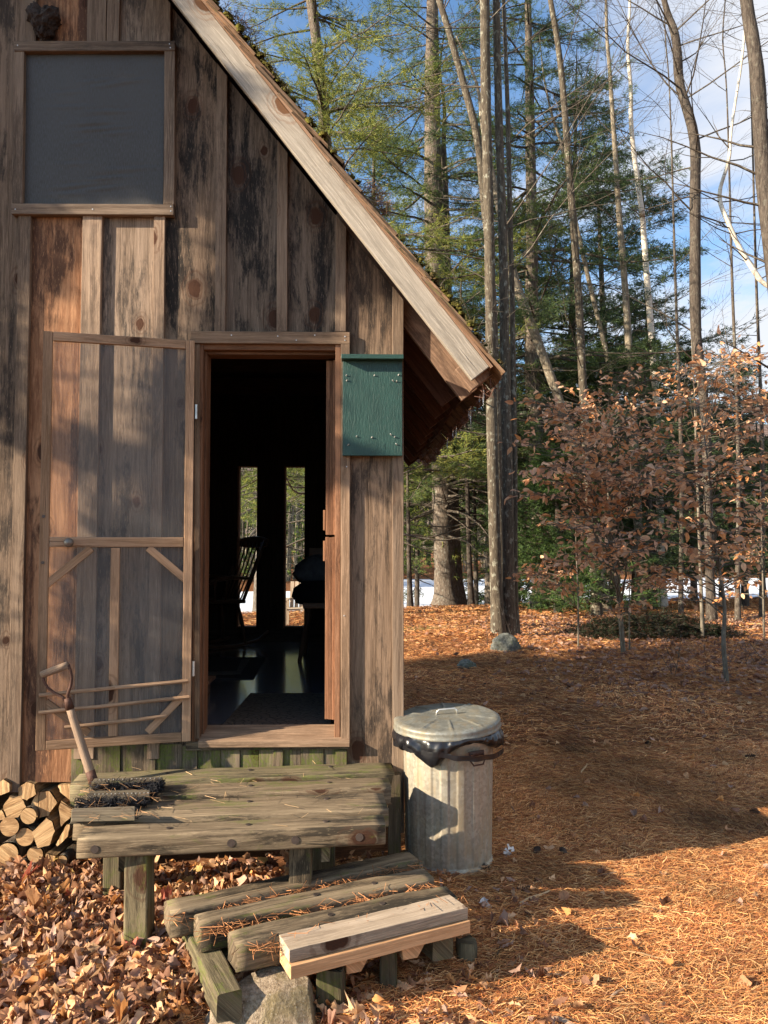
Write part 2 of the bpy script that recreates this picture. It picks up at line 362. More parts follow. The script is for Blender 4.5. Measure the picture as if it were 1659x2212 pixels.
def greystone():
    g = G('grey_rock'); oc = objof(g); n = g.noise(oc, 30, 6, .7); b = g.noise(oc, 6, 5, .6)
    c = g.mix(g.mapr(n, .35, .65), (.07, .075, .065), (.16, .165, .145)); c = g.mix(g.mapr(b, .5, .65, 0, .6), c, (.08, .10, .06))
    return g.out(g.pbr(c, .9, 0, g.bump(n, .6, .01)))
M['greystone'] = greystone()
def groundmat():
    g = G('needle_litter_ground'); P = geo(g).outputs['Position']
    def st(ang, a, b):
        mp = g.n('ShaderNodeMapping', {'Vector': P, 'Rotation': (0, 0, R(ang)), 'Scale': (a, b, 1)}).outputs[0]
        return g.n('ShaderNodeTexNoise', {'Vector': mp, 'Scale': 1.0, 'Detail': 3, 'Roughness': .6, 'Distortion': .7}).outputs[0]
    a = st(8, 11, 150); b = st(-28, 12, 140); c_ = st(55, 11, 150); d = st(20, 4, 46)
    m = g.math('MAXIMUM', g.math('MAXIMUM', a, b), c_)
    big = g.noise(P, .55, 6, .6); md = g.noise(P, 3.2, 6, .65)
    col = g.mix(g.mapr(m, .42, .72), (.075, .032, .017), (.36, .155, .065))
    col = g.mix(g.mapr(md, .5, .72, 0, .6), col, (.19, .115, .075)); col = g.mix(g.mapr(big, .5, .7, 0, .35), col, (.26, .13, .06))
    col = g.mix(g.mapr(d, .6, .75, 0, .4), col, (.05, .03, .02))
    return g.out(g.pbr(col, .9, 0, g.bump(g.math('ADD', m, g.math('MULTIPLY', md, .8)), 1.0, .02), .1))
M['ground'] = groundmat()
def snowmat():
    g = G('snowy_ice'); P = geo(g).outputs['Position']; n = g.noise(g.vmul(P, (.35, 1.6, 1)), 1.0, 5, .6); w = g.noise(g.vmul(P, (1.5, 8, 1)), 1.0, 4)
    c = g.mix(g.mapr(n, .4, .65), (.80, .83, .88), (.60, .67, .78))
    return g.out(g.pbr(c, .55, 0, g.bump(w, .3, .05), .3))
M['snow'] = snowmat()
def hillmat():
    g = G('wooded_hill'); P = geo(g).outputs['Position']; n = g.noise(P, .12, 8, .75); b = g.noise(P, .02, 4)
    c = g.mix(g.mapr(n, .4, .65), (.16, .115, .10), (.30, .23, .20)); c = g.mix(g.mapr(b, .5, .62), c, (.05, .07, .04))
    return g.out(g.pbr(c, 1.0, 0, g.bump(n, 1.0, 3.0), .0))
M['hill'] = hillmat()
def floormat():
    g = G('painted_floor'); uv = uvof(g); P = geo(g).outputs['Position']
    s = g.n('ShaderNodeSeparateXYZ', {0: P}); fr = g.math('FRACT', g.math('DIVIDE', s.outputs[1], .085)); ln = g.mapr(g.math('ABSOLUTE', g.math('SUBTRACT', fr, .5)), .44, .5)
    n = g.noise(g.vmul(P, (3, 30, 1)), 1.0, 5); c = g.mix(n, (.10, .11, .14), (.17, .185, .225)); c = g.mix(ln, c, (.003, .003, .004))
    sc_ = g.noise(P, 90, 3)
    return g.out(g.pbr(c, g.mapr(n, .3, .7, .07, .18), 0, g.bump(g.math('ADD', g.math('MULTIPLY', ln, -1.5), g.math('MULTIPLY', n, .6)), .35, .004), 1.0, **{'Coat Weight': 1.0, 'Coat Roughness': .13}))
M['floor'] = floormat()
def matmat():
    g = G('rubber_mat'); P = geo(g).outputs['Position']
    w = g.n('ShaderNodeTexVoronoi', {'Vector': g.vmul(P, (22, 30, 1)), 'Scale': 1.0}, feature='DISTANCE_TO_EDGE').outputs[0]
    c = g.mix(g.mapr(w, .02, .12), (.03, .023, .018), (.10, .078, .06))
    return g.out(g.pbr(c, .7, 0, g.bump(w, .9, .01)))
M['mat'] = matmat()
M['rug'] = simple('dark_rug', (.03, .027, .032), .95, 0, .5, 200)
M['rugband'] = simple('grey_rug_band', (.12, .115, .11), .95, 0, .5, 200)
M['ice'] = None
g = G('icicle_ice'); M['ice'] = g.out(g.pbr((.9, .95, 1), .05, 0, None, .5, **{'Transmission Weight': .9, 'IOR': 1.31}))
def moss():
    g = G('moss'); oc = objof(g); n = g.noise(oc, 70, 4); c = g.mix(g.mapr(n, .3, .7), (.035, .03, .012), (.15, .14, .03))
    c = g.mix(g.mapr(g.noise(oc, 12, 4), .55, .65, 0, .7), c, (.11, .07, .045))
    return g.out(g.pbr(c, 1, 0, g.bump(n, 1, .02), .05))
M['moss'] = moss()
g = G('window_glass'); gl = g.n('ShaderNodeBsdfGlossy', {0: (1, 1, 1, 1), 1: .02}).outputs[0]; tr = g.n('ShaderNodeBsdfTransparent', {0: (.93, .96, .97, 1)}).outputs[0]
M['glass'] = g.out(g.n('ShaderNodeMixShader', {0: .06, 1: tr, 2: gl}).outputs[0])
# ---------------------------------------------------------------- world
w = bpy.data.worlds.new('World'); sc.world = w; w.use_nodes = True; nt = w.node_tree; nt.nodes.clear()
def wn(t, ins=None, **kw):
    nd = nt.nodes.new(t)
    for k, v in kw.items(): setattr(nd, k, v)
    for k, v in (ins or {}).items():
        if isinstance(v, bpy.types.NodeSocket): nt.links.new(v, nd.inputs[k])
        else: nd.inputs[k].default_value = v
    return nd
sky = wn('ShaderNodeTexSky', sky_type='NISHITA'); sky.sun_disc = False; sky.sun_elevation = ELEV; sky.sun_rotation = AZ
sky.air_density = 1.0; sky.dust_density = .6; sky.ozone_density = 1.6
tc = wn('ShaderNodeTexCoord'); sp = wn('ShaderNodeSeparateXYZ', {0: tc.outputs['Generated']})
zz = wn('ShaderNodeMath', {0: sp.outputs[2], 1: .12}, operation='ADD'); zz = wn('ShaderNodeMath', {0: zz.outputs[0], 1: .05}, operation='MAXIMUM')
dx = wn('ShaderNodeMath', {0: sp.outputs[0], 1: zz.outputs[0]}, operation='DIVIDE'); dy = wn('ShaderNodeMath', {0: sp.outputs[1], 1: zz.outputs[0]}, operation='DIVIDE')
cv = wn('ShaderNodeCombineXYZ', {0: dx.outputs[0], 1: dy.outputs[0], 2: 3.7})
cn = wn('ShaderNodeTexNoise', {'Vector': cv.outputs[0], 'Scale': .9, 'Detail': 7.0, 'Roughness': .6, 'Distortion': .5})
# more cloud towards the right-hand (+x) part of the sky
bx = wn('ShaderNodeMapRange', {0: sp.outputs[0], 1: .05, 2: .42, 3: -.07, 4: .13})
cs_ = wn('ShaderNodeMath', {0: cn.outputs[0], 1: bx.outputs[0]}, operation='ADD')
cm = wn('ShaderNodeMapRange', {0: cs_.outputs[0], 1: .46, 2: .66, 3: 0.0, 4: .93}, interpolation_type='SMOOTHSTEP')
mx = wn('ShaderNodeMix', data_type='RGBA'); nt.links.new(cm.outputs[0], mx.inputs[0]); tm = wn('ShaderNodeMix', data_type='RGBA', blend_type='MULTIPLY'); tm.inputs[0].default_value = 1.0; nt.links.new(sky.outputs[0], tm.inputs[6]); tm.inputs[7].default_value = (1.25, 1.55, 1.75, 1); nt.links.new(tm.outputs[2], mx.inputs[6]); mx.inputs[7].default_value = (6.0, 6.1, 6.4, 1)
bg = wn('ShaderNodeBackground', {0: mx.outputs[2], 1: .052}); wo = wn('ShaderNodeOutputWorld', {0: bg.outputs[0]})
# ================================================================ CABIN
cabin = thing('cabin', 'weathered board-and-batten cabin with steep shingled roof and open door', 'cabin', (-2.2, 0, 0))
XC = onY(872, 1000, 0)[0]                # right corner of the front wall
XL = -4.5                                # left corner (outside the frame)
A0 = onY(375, 0, -.30); A1 = onY(1020, 821, -.30)
th = math.atan2(A0[2]-A1[2], A1[0]-A0[0]); SN, CS = math.sin(th), math.cos(th)
RW = .110                                # rake board width
# roof frame: origin at lower end of the roof plane (top of rake board), s up the slope, n outward
E = np.array([A1[0]+RW*SN, 0, A1[2]+RW*CS])
def rp(s, n, y): return np.array([E[0]-s*CS+n*SN, y, E[2]+s*SN+n*CS])
def rbox(mb, s0, s1, n0, n1, y0, y1, tn=(1, 1, 1), gy=False):
    c = (rp(s0, n0, y0)+rp(s1, n1, y1))/2
    mb.box(c, (rp(s1, n0, y0)-rp(s0, n0, y0))/2, (0, (y1-y0)/2, 0), (rp(s0, n1, y0)-rp(s0, n0, y0))/2, (0, 1, 0) if gy else (-CS, 0, SN), tn)
XM = (XC+XL)/2                           # ridge
def roofz(x): return E[2]+.05+(E[0]-x)*SN/CS   # height of the roof plane at x
SMAX = (E[0]-XM)/CS
YB = 3.95
# ---- front wall boards with openings
def tn(v, r=0, b=0): return (v*(1+r), v, v*(1-r+b))
def wx(px, py=1000): return onY(px, py, 0)[0]
def wz(py, px=829): return onY(px, py, 0)[2]
DX0, DX1 = wx(421), wx(736); DZ1 = wz(740); DZ0 = wz(1600)
WX0, WX1 = wx(36, 270), wx(366, 270); WZ0, WZ1 = wz(452, 200), wz(99, 200)
ZB = wz(1690, 100); ZBR = .30
front = MB(); orange = MB(); dark_ = MB()
# board seams along x with colour tones; the brightest has sunlight painted in
seams = [(XL, -3.6, 1), (-3.6, -3.1, .9), (-3.1, -2.55, 1.05), (-2.55, wx(-70, 1200), .95), (wx(-70, 1200), wx(42, 1200), .95)]
seams += [(wx(42, 1200), wx(197, 1200), 'o'), (wx(197, 1200), wx(345, 1200), 1.5), (wx(345, 1200), wx(477, 1200), 1.05), (wx(477), wx(608), .85), (wx(608), wx(735), .95), (wx(735), wx(858), 1.0), (wx(858), XC-.002, 1.0)]
def topz(x): return roofz(x)-.16
def board(mb, x0, x1, z0, z1, y0, y1, t, g=(0, 0, 1)):
    if z1 is None:
        za, zb = topz(x0), topz(x1)
        poly = [(x0, z0), (x1, z0), (x1, zb), (x0, za)]
    else:
        za = min(z1, topz(x0)); zb = min(z1, topz(x1)); poly = [(x0, z0), (x1, z0), (x1, zb), (x0, za)]
    mb.prism(poly, y0, y1, g, t)
def cuts(x0, x1):
    """z-intervals of wall for a column x0..x1 (column lies wholly in or out of the openings)"""
    xm = (x0+x1)/2
    zb = ZB if xm < wx(155, 1650) else ZBR
    if DX0 < xm < DX1: return [(zb, DZ0), (DZ1, None)]
    return [(zb, None)]
allx = sorted(set([s[0] for s in seams]+[XC-.002, DX0, DX1, wx(155, 1650)]))
for x0, x1 in zip(allx[:-1], allx[1:]):
    if x1-x0 < .004: continue
    xm = (x0+x1)/2; sd = [s for s in seams if s[0] <= xm < s[1]][0]
    off = (seams.index(sd)*3.37, seams.index(sd)*7.1)
    for z0, z1 in cuts(x0, x1):
        isor = sd[2] == 'o'; t = tn(1.0) if isor else tn(sd[2]*random.uniform(.95, 1.05), random.uniform(-.04, .06))
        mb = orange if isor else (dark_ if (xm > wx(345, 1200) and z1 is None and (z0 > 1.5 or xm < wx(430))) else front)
        a = x0; b = x1
        za = topz(a) if z1 is None else z1; zb = topz(b) if z1 is None else z1
        mb.prism([(a, z0), (b, z0), (b, zb), (a, za)], 0.0, .024, (0, 0, 1), t, off)
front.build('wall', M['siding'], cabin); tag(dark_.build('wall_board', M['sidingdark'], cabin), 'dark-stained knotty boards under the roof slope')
tag(orange.build('wall_board', M['orange'], cabin, bevel=.002), 'orange-brown knotty board behind the screen door')
# green plinth boards below the sill and behind the deck (proud of the wall)
pl = MB(); px_ = [155, 182, 262, 312, 338, 395, 428, 475, 520, 560, 600, 650, 700, 747]
for i in range(len(px_)-1):
    pl.abox(wx(px_[i], 1650)+.001, wx(px_[i+1], 1650)-.001, -.012-.006*(i % 2), -.002, .25, wz(1606+random.uniform(-3, 3), 400), (0, 0, 1), tn(random.uniform(.75, 1.1)))
tag(pl.build('plinth_boards', M['sidingmoss'], cabin, bevel=.002), 'green algae-stained boards under the door')
# ---- battens
BT = .026
def bat(px0, px1, py0, py1, t, pyref=None, mat='batten', th_=BT, name='batten', lab=None):
    pr = pyref or (py0+py1)/2
    x0, x1 = onY(px0, pr, -BT)[0], onY(px1, pr, -BT)[0]; z0 = onY(px0, py1, -BT)[2]
    mb = MB()
    if py0 is None: za, zb = topz(x0), topz(x1)
    else: za = zb = onY(px0, py0, -BT)[2]
    za = min(za, topz(x0)); zb = min(zb, topz(x1))
    n = 6; L = []; Rr = []
    for i in range(n+1):
        f = i/n; jx = random.uniform(-.0015, .0015)
        L.append((x0+jx, z0+(za-z0)*f)); Rr.append((x1+jx, z0+(zb-z0)*f))
    mb.prism(L[:1]+Rr+L[:0:-1], -th_, -.0005, (0, 0, 1), tn(t, .03))
    o = mb.build(name, M[mat], cabin, bevel=.0025)
    if lab: tag(o, lab)
    return o
bat(40, 67, 465, 1712, .95, 465); bat(178, 220, 465, 1640, 1.45, 465); bat(333, 357, 465, 1640, 1.45, 465)  # two brighter battens: sun patch painted into their tone
bat(466, 489, None, 716, 1.05, 400); bat(598, 621, None, 716, 1.0, 500); bat(725, 748, None, 716, 1.05, 600)
bat(848, 872, None, 1800, .95, 1000, name='corner_board')
bat(54, 78, None, 90, .8, 50); bat(188, 229, None, 90, .85, 50); bat(230, 257, None, 90, 1.0, 50, th_=.022); bat(333, 368, None, 90, 1.05, 50)
for a, b, t in ((455, 475, .8), (590, 611, .9), (725, 749, .8)): bat(a, b, 1621, 1700, t, 1640, 'sidingmoss')
bat(-110, -85, None, 1700, .9, 900)
# ---- gable window, a dark screen cloth in a rough frame
win = MB(); yw = -.035
def onp(px, py): return onY(px, py, yw)
def rail(mb, p0, p1, p2, p3, y0, y1, g, t):   # four pixel corners ccw from lower left
    q = [onY(*p, y0) for p in (p0, p1, p2, p3)]
    mb.prism([(a[0], a[2]) for a in q], y0, y1, g, t)
wf = link('window', None, cabin)
wfm = MB()
rail(wfm, (30, 110), (378, 109), (378, 88), (30, 88), -.045, -.0008, (1, 0, 0), tn(.75))
rail(wfm, (24, 462), (375, 464), (375, 441), (24, 439), -.045, -.0008, (1, 0, 0), tn(.9))
rail(wfm, (26, 439), (48, 439), (52, 110), (30, 110), -.040, -.0008, (0, 0, 1), tn(1.0))
rail(wfm, (353, 441), (376, 441), (378, 109), (355, 109), -.040, -.0008, (0, 0, 1), tn(1.05))
wfm.build('frame', M['batten'], wf, bevel=.003)
wp = MB(); a = onY(48, 440, -.014); b = onY(356, 110, -.014)
NXp, NZp = 60, 150
vs = []; fs = []
cre = [(random.uniform(.25, .8), random.uniform(.06, .85), random.uniform(.06, .2), random.uniform(.01, .10), random.uniform(.5, 1.2)) for _ in range(17)]
cre += [(.55, .10, .18, .12, 1.5), (.62, .17, .15, .08, 1.3), (.62, .60, .14, .02, 1.4), (.65, .78, .16, .14, 1.4), (.32, .72, .10, .05, 1.0)]
for j in range(NZp+1):
    for i in range(NXp+1):
        fx, fz = i/NXp, j/NZp; x = a[0]+(b[0]-a[0])*fx; z = a[2]+(b[2]-a[2])*fz
        y = -.014+.004*mnoise.noise(Vector((x*3, z*3, 2)))
        for (cx_, cz_, ln_, sl_, am_) in cre:
            u_ = (fx-cx_)/ln_; v_ = (fz-cz_-sl_*(fx-cx_))/.014
            if abs(u_) < 3 and abs(v_) < 4: y -= .0035*am_*math.exp(-u_*u_)*(math.exp(-v_*v_)-.6*math.exp(-(v_-1.4)**2))
        vs.append((x, min(y, -.004), z))
for j in range(NZp):
    for i in range(NXp): k = j*(NXp+1)+i; fs.append((k, k+1, k+NXp+2, k+NXp+1))
wp.add(vs, fs, (1, 0, 0)); wp.build('screen_cloth', M['winpanel'], wf, smooth=True)
# ---- door surround
df = link('door_frame', None, cabin)
hd = MB(); rail(hd, (411, 741), (756, 743), (756, 717), (411, 715), -.032, -.0008, (1, 0, 0), tn(.72)); hd.build('header', M['frame'], df, bevel=.003)
m = MB(); rail(m, (736, 1597), (756, 1597), (756, 743), (736, 743), -.030, -.0008, (0, 0, 1), tn(.95)); m.build('casing', M['frame'], df, bevel=.003)
m = MB(); rail(m, (420, 1597), (431, 1597), (432, 743), (421, 743), -.022, -.0008, (0, 0, 1), tn(.6)); m.build('casing', M['frame'], df, bevel=.003)
XJ0, XJ1 = onY(428, 1100, 0)[0], onY(736, 1100, 0)[0]
m = MB(); m.abox(DX0, XJ0+.022, -.012, .13, DZ0, DZ1-.0, tone=tn(.7)); m.abox(XJ0+.022, XJ0+.034, .03, .13, DZ0, DZ1-.03, tone=tn(.6)); m.build('jamb', M['jamb'], df, bevel=.002)
m = MB(); m.abox(XJ1-.030, DX1, -.018, .13, DZ0, DZ1, tone=tn(.95)); m.build('jamb', M['jamb'], df, bevel=.002)
m = MB(); m.abox(XJ0+.022, XJ1-.031, -.006, .13, DZ1-.045, DZ1-.001, (1, 0, 0), tn(.6)); m.abox(XJ0+.035, XJ1-.032, .03, .129, DZ1-.062, DZ1-.046, (1, 0, 0), tn(.5)); m.build('head_jamb', M['jamb'], df, bevel=.002)
SZ = wz(1583, 600)
m = MB()
vs0 = [(XJ0-.03, -.055, SZ-.058), (onY(756, 1590, 0)[0], -.055, SZ-.058)]
x0, x1 = onY(428, 1590, -.05)[0], onY(756, 1590, -.05)[0]
m.add([(x0, -.055, SZ-.062), (x1, -.055, SZ-.062), (x1, .14, SZ-.062), (x0, .14, SZ-.062), (x0, -.055, SZ-.028), (x1, -.055, SZ-.028), (x1, .14, SZ+.012), (x0, .14, SZ+.012)], [(0, 3, 2, 1), (4, 5, 6, 7), (0, 1, 5, 4), (1, 2, 6, 5), (2, 3, 7, 6), (3, 0, 4, 7)], (1, 0, 0), tn(.95))
m.build('sill', M['frame'], df, bevel=.004)
m = MB(); rail(m, (401, 1622), (755, 1618), (755, 1601), (401, 1605), -.040, -.0008, (1, 0, 0), tn(.8)); m.build('sill_apron', M['deck'], df, bevel=.003)
# ---- inner dutch door, swung inwards (edge on)
dd = link('inner_door', None, cabin)
xd1 = XJ1-.034; xd0 = xd1-.052
for (za, zb, sx) in ((wz(1563, 715), wz(1158, 715), .000), (wz(1155, 715), wz(768, 715), .002)):
    m = MB(); m.abox(xd0+sx, xd0+.020+sx, .10, .92, za, zb-.004, tone=tn(.85)); m.abox(xd0+.0205+sx, xd0+.038+sx, .092, .92, za, zb-.006, tone=tn(.7)); m.abox(xd0+.0385+sx, xd1+sx, .085, .92, za, zb-.004, tone=tn(1.0))
    m.build('door_leaf', M['jamb'], dd, bevel=.002)
m = MB(); m.abox(xd0-.012, xd0-.0005, .10, .22, wz(1213, 715), wz(1168, 715)); m.abox(xd0-.012, xd0-.0005, .10, .22, wz(1145, 715), wz(1100, 715)); m.build('latch_block', M['jamb'], dd, bevel=.002)
# ---- screen door (hinged on the right of its frame, free edge stands off the wall)
sd = link('screen_door', None, cabin)
TLp, TRp = onY(88, 722, -.215), onY(421, 733, -.045)
BLp, BRp = onY(84.5, 1618, -.215), onY(421, 1601, -.045)
HX = np.array([TRp[0], -.045, 0]); FX = np.array([(TLp[0]+BLp[0])/2, -.215, 0])
W_ = np.linalg.norm(HX-FX); ux = (HX-FX)/W_; uy = np.array([-ux[1], ux[0], 0])  # uy points into wall
z0d = (BLp[2]+BRp[2])/2; z1d = (TLp[2]+TRp[2])/2; H_ = z1d-z0d
def dp(u, v, d=0): return FX+ux*(u*W_)+uy*d+np.array([0, 0, z0d+v*H_])   # u,v in 0..1, d depth (negative = towards viewer)
def dbar(mb, u0, v0, u1, v1, w, d0=-.022, d1=0.0, t=1.0, ext=True):
    a = dp(u0, v0); b = dp(u1, v1); T = (b-a); L = np.linalg.norm(T); T /= L
    nrm = uy; sdv = np.cross(T, nrm)
    mb.box((a+b)/2+nrm*((d0+d1)/2), T*L/2, sdv*w/2, nrm*((d1-d0)/2), T, tn(t, .02))
sw = .046/W_; sh = .046/H_
m = MB(); dbar(m, sw/2, 0, sw/2, 1, .044, t=.72); dbar(m, 1-sw/2, 0, 1-sw/2, 1, .044, t=1.12)
dbar(m, sw+.001, 1-.5*sh, 1-sw-.001, 1-.5*sh, .046, t=.95); dbar(m, sw+.001, .5*sh, 1-sw-.001, .5*sh, .046, t=.82)
def vpx(py): return (1601.0+8.5-py)/(1609.5-727.5)
dbar(m, sw+.001, vpx(1176), 1-sw-.001, vpx(1176), .050, t=.82)
dbar(m, .485, sh+.001, .485, vpx(1188.5), .044, t=.88)
m.build('frame', M['screenwood'], sd, bevel=.003)
m = MB()
dbar(m, .33, vpx(1188)-.001, .045, vpx(1266), .038, -.019, -.001, .85); m.build('brace', M['screenwood'], sd, bevel=.002)
m = MB(); dbar(m, .70, vpx(1187)-.001, .955, vpx(1258), .038, -.019, -.001, .9); m.build('brace', M['screenwood'], sd, bevel=.002)
m = MB(); dbar(m, .33, vpx(1580), .05, vpx(1510), .038, -.018, -.001, .75); m.build('brace', M['screenwood'], sd, bevel=.002)
m = MB(); dbar(m, .71, vpx(1585), .955, vpx(1507), .038, -.019, -.001, .9); m.build('brace', M['screenwood'], sd, bevel=.002)
for (u0, ya, u1, yb) in ((.02, 1494, .975, 1477), (.02, 1530, .985, 1513), (.18, 1564, .835, 1551)):
    m = MB(); a = dp(u0, vpx(ya), -.033); b = dp(u1, vpx(yb), -.033)
    pts = [a+(b-a)*k/8+np.array([0, 0, random.uniform(-.0015, .0015)]) for k in range(9)]
    m.tube(pts, .0095, 8, tone=tn(.95)); m.build('crossbar', M['screenwood'], sd)
m = MB(); c = dp(.19, vpx(1177), -.050); c2 = dp(.19, vpx(1177), -.022)
m.tube([c2, c2*.7+c*.3], .008, 10)
bmk = [];  nn = 12
vs = []; fs = []
for j in range(9):
    for i in range(nn):
        ph = math.pi*j/8; t2 = 2*math.pi*i/nn
        vs.append(c+.024*(ux*math.sin(ph)*math.cos(t2)+np.array([0, 0, 1])*math.sin(ph)*math.sin(t2))-uy*.024*math.cos(ph)*.85)
for j in range(8):
    for i in range(nn): fs.append((j*nn+i, j*nn+(i+1) % nn, (j+1)*nn+(i+1) % nn, (j+1)*nn+i))
m.add(vs, fs, (0, 0, 1)); m.build('knob', M['knob'], sd, smooth=True)
m = MB()
N2 = 24
vs = []; fs = []
for j in range(N2*2+1):
    for i in range(N2+1):
        u = sw+(1-2*sw)*i/N2; v = sh+(1-2*sh)*j/(N2*2)
        d = -.006+.006*mnoise.noise(Vector((u*3, v*5, 1)))*min(1, 8*min(u-sw, 1-sw-u))
        vs.append(dp(u, v, d))
for j in range(N2*2):
    for i in range(N2): k = j*(N2+1)+i; fs.append((k, k+1, k+N2+2, k+N2+1))
m.add(vs, fs, (0, 0, 1)); m.build('insect_screen', M['screen'], sd, smooth=True)
for yy in (886, 1453):
    m = MB(); p = dp(1.0, vpx(yy), -.012); m.tube([p+ux*.010-np.array([0, 0, .038]), p+ux*.010+np.array([0, 0, .038])], .0075, 10); m.build('hinge', M['hinge'], sd, smooth=False)
for yy in (1122, 1219):
    m = MB(); p = dp(.025, vpx(yy), -.0225); m.tube([p, p-uy*.004], .008, 12); m.build('screw', M['bolt'], sd)
# ---- other walls, floor, back windows
ZF = .700
m = MB(); m.abox(XC-.026, XC-.002, .026, YB, ZBR, topz(XC), tone=tn(.6)); m.build('side_wall', M['siding'], cabin)
m = MB(); m.abox(XL, XL+.024, .026, YB, ZBR, topz(XC), tone=tn(.6)); m.build('side_wall', M['siding'], cabin)
def bw(px): return onY(px, 1200, YB)[0]
zt, zb_ = onY(580, 1007, YB)[2], onY(580, 1357, YB)[2]
bx_ = [XL+.03, bw(512), bw(555.5), bw(612.5), bw(658.5), XC-.03]
m = MB()
for i, (xa, xb) in enumerate(zip(bx_[:-1], bx_[1:])):
    if i in (1, 3):
        m.abox(xa, xb, YB, YB+.10, ZF-.1, zb_, tone=tn(.9)); m.abox(xa, xb, YB, YB+.10, zt, topz(XC), tone=tn(.9))
    else: m.abox(xa, xb, YB, YB+.10, ZF-.1, topz(XC), tone=tn(.9))
m.prism([(XL+.03, topz(XC)+.001), (XC-.03, topz(XC)+.001), (XM, topz(XM))], YB, YB+.1, tone=tn(.9))
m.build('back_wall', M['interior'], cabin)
for i in (1, 3):
    wb = link('back_window', None, cabin)
    m = MB(); xa, xb = bx_[i], bx_[i+1]; k = .016
    m.abox(xa, xa+k, YB-.015, YB+.115, zb_, zt, tone=tn(.8)); m.abox(xb-k*.3, xb, YB-.015, YB+.115, zb_, zt, tone=tn(.5)); m.abox(xa+k, xb-k*.3, YB-.015, YB+.115, zb_, zb_+k, (1, 0, 0), tn(.5)); m.abox(xa+k, xb-k*.3, YB-.015, YB+.115, zt-k*.4, zt, (1, 0, 0), tn(.6))
    m.build('frame', M['jamb'], wb)
    m = MB(); m.add([(xa+k, YB+.06, zb_+k), (xb-.005, YB+.06, zb_+k), (xb-.005, YB+.06, zt-.006), (xa+k, YB+.06, zt-.006)], [(0, 1, 2, 3)]); m.build('pane', M['glass'], wb)
m = MB(); m.abox(XL+.03, XC-.03, .141, YB-.001, ZF-.06, ZF, (1, 0, 0)); m.build('floor', M['floor'], cabin)
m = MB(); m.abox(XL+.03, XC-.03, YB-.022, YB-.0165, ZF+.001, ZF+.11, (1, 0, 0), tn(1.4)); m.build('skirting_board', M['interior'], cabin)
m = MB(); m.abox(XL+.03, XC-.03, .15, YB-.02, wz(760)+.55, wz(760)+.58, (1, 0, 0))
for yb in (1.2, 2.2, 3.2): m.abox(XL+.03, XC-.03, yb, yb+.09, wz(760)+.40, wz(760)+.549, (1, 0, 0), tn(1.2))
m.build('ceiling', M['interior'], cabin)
# ---- roof
m = MB(); rbox(m, -.0, SMAX+3, -RW, 0, -.30, -.262, tn(1.0)); m.build('rake_board', M['rake'], cabin, bevel=.004)
s_i = .10
Pq_ = onY(993, 859, .03); nb_ = (Pq_[0]-E[0])*SN+(Pq_[2]-E[2])*CS; sb_ = -(Pq_[0]-E[0])*CS+(Pq_[2]-E[2])*SN
m = MB(); rbox(m, sb_-.02, sb_+1.2, nb_, -.035, .03, .068, tn(1.0)); m.build('rafter', M['rafter'], cabin, bevel=.003)
print('RAFTER', nb_, sb_)
m = MB()
y = -.255
nb = 12
yy = -.255; i = 0
while yy < YB+.25:
    wdt = random.uniform(.26, .34); rbox(m, .03+random.uniform(-.01, .01), SMAX+.2, -.020-.010*(i % 2), -.001-.0*(i % 2), yy+.004, yy+wdt, tn(random.uniform(.7, 1.2))); yy += wdt; i += 1
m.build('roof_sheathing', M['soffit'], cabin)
# rafters under the eave
for i, yr in enumerate(np.arange(.45, YB+.2, .44)):
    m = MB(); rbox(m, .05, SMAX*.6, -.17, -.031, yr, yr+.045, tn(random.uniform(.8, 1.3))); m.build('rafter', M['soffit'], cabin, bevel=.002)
# rafter tail blocks at the eave corner
m = MB(); rbox(m, -.035, .10, -.13, -.002, -.245, -.17, tn(.9)); m.build('eave_block', M['rafter'], cabin, bevel=.004)
# shingles
m = MB(); s = -.07; ci = 0
while s < SMAX+.05:
    yy = -.325+random.uniform(-.015, .01); L = .36
    while yy < YB+.3:
        wdt = random.uniform(.09, .2) if yy < .6 else random.uniform(.2, .4)
        js = random.uniform(-.025, .02); lift = .034+random.uniform(-.004, .012)+ (.01 if random.random() < .2 else 0)
        a = rp(s+js, lift, yy); b = rp(s+js+L, .006+.004*random.random(), yy)
        T = b-a; tt = .011+.004*random.random(); Nn = np.array([SN, 0, CS])*tt/2
        m.box((a+b)/2+np.array([0, wdt/2, 0]), T/2, (0, wdt/2-.002, 0), Nn, T, tn(random.choice((.6, .8, 1.0, 1.3)), random.uniform(0, .12)))
        yy += wdt
    s += .145; ci += 1
m.build('shingles', M['shingle'], cabin)
m = MB(); 
rbox(m, -.01, SMAX, .0005, .012, -.31, -.02, tn(1.1)); m.build('roof_underlay', M['rafter'], cabin)
# left slope (outside the frame)
m = MB()
def lp(s, n, y): q = rp(s, n, y); return np.array([2*XM-q[0], q[1], q[2]])
for n0, n1, y0, y1 in ((0, .05, -.3, YB+.3),):
    c = (lp(0, n0, y0)+lp(SMAX+.03, n1, y1))/2
    m.box(c, (lp(SMAX+.03, n0, y0)-lp(0, n0, y0))/2, (0, (y1-y0)/2, 0), (lp(0, n1, y0)-lp(0, n0, y0))/2, (CS, 0, SN))
m.build('roof_slope', M['shingle'], cabin)
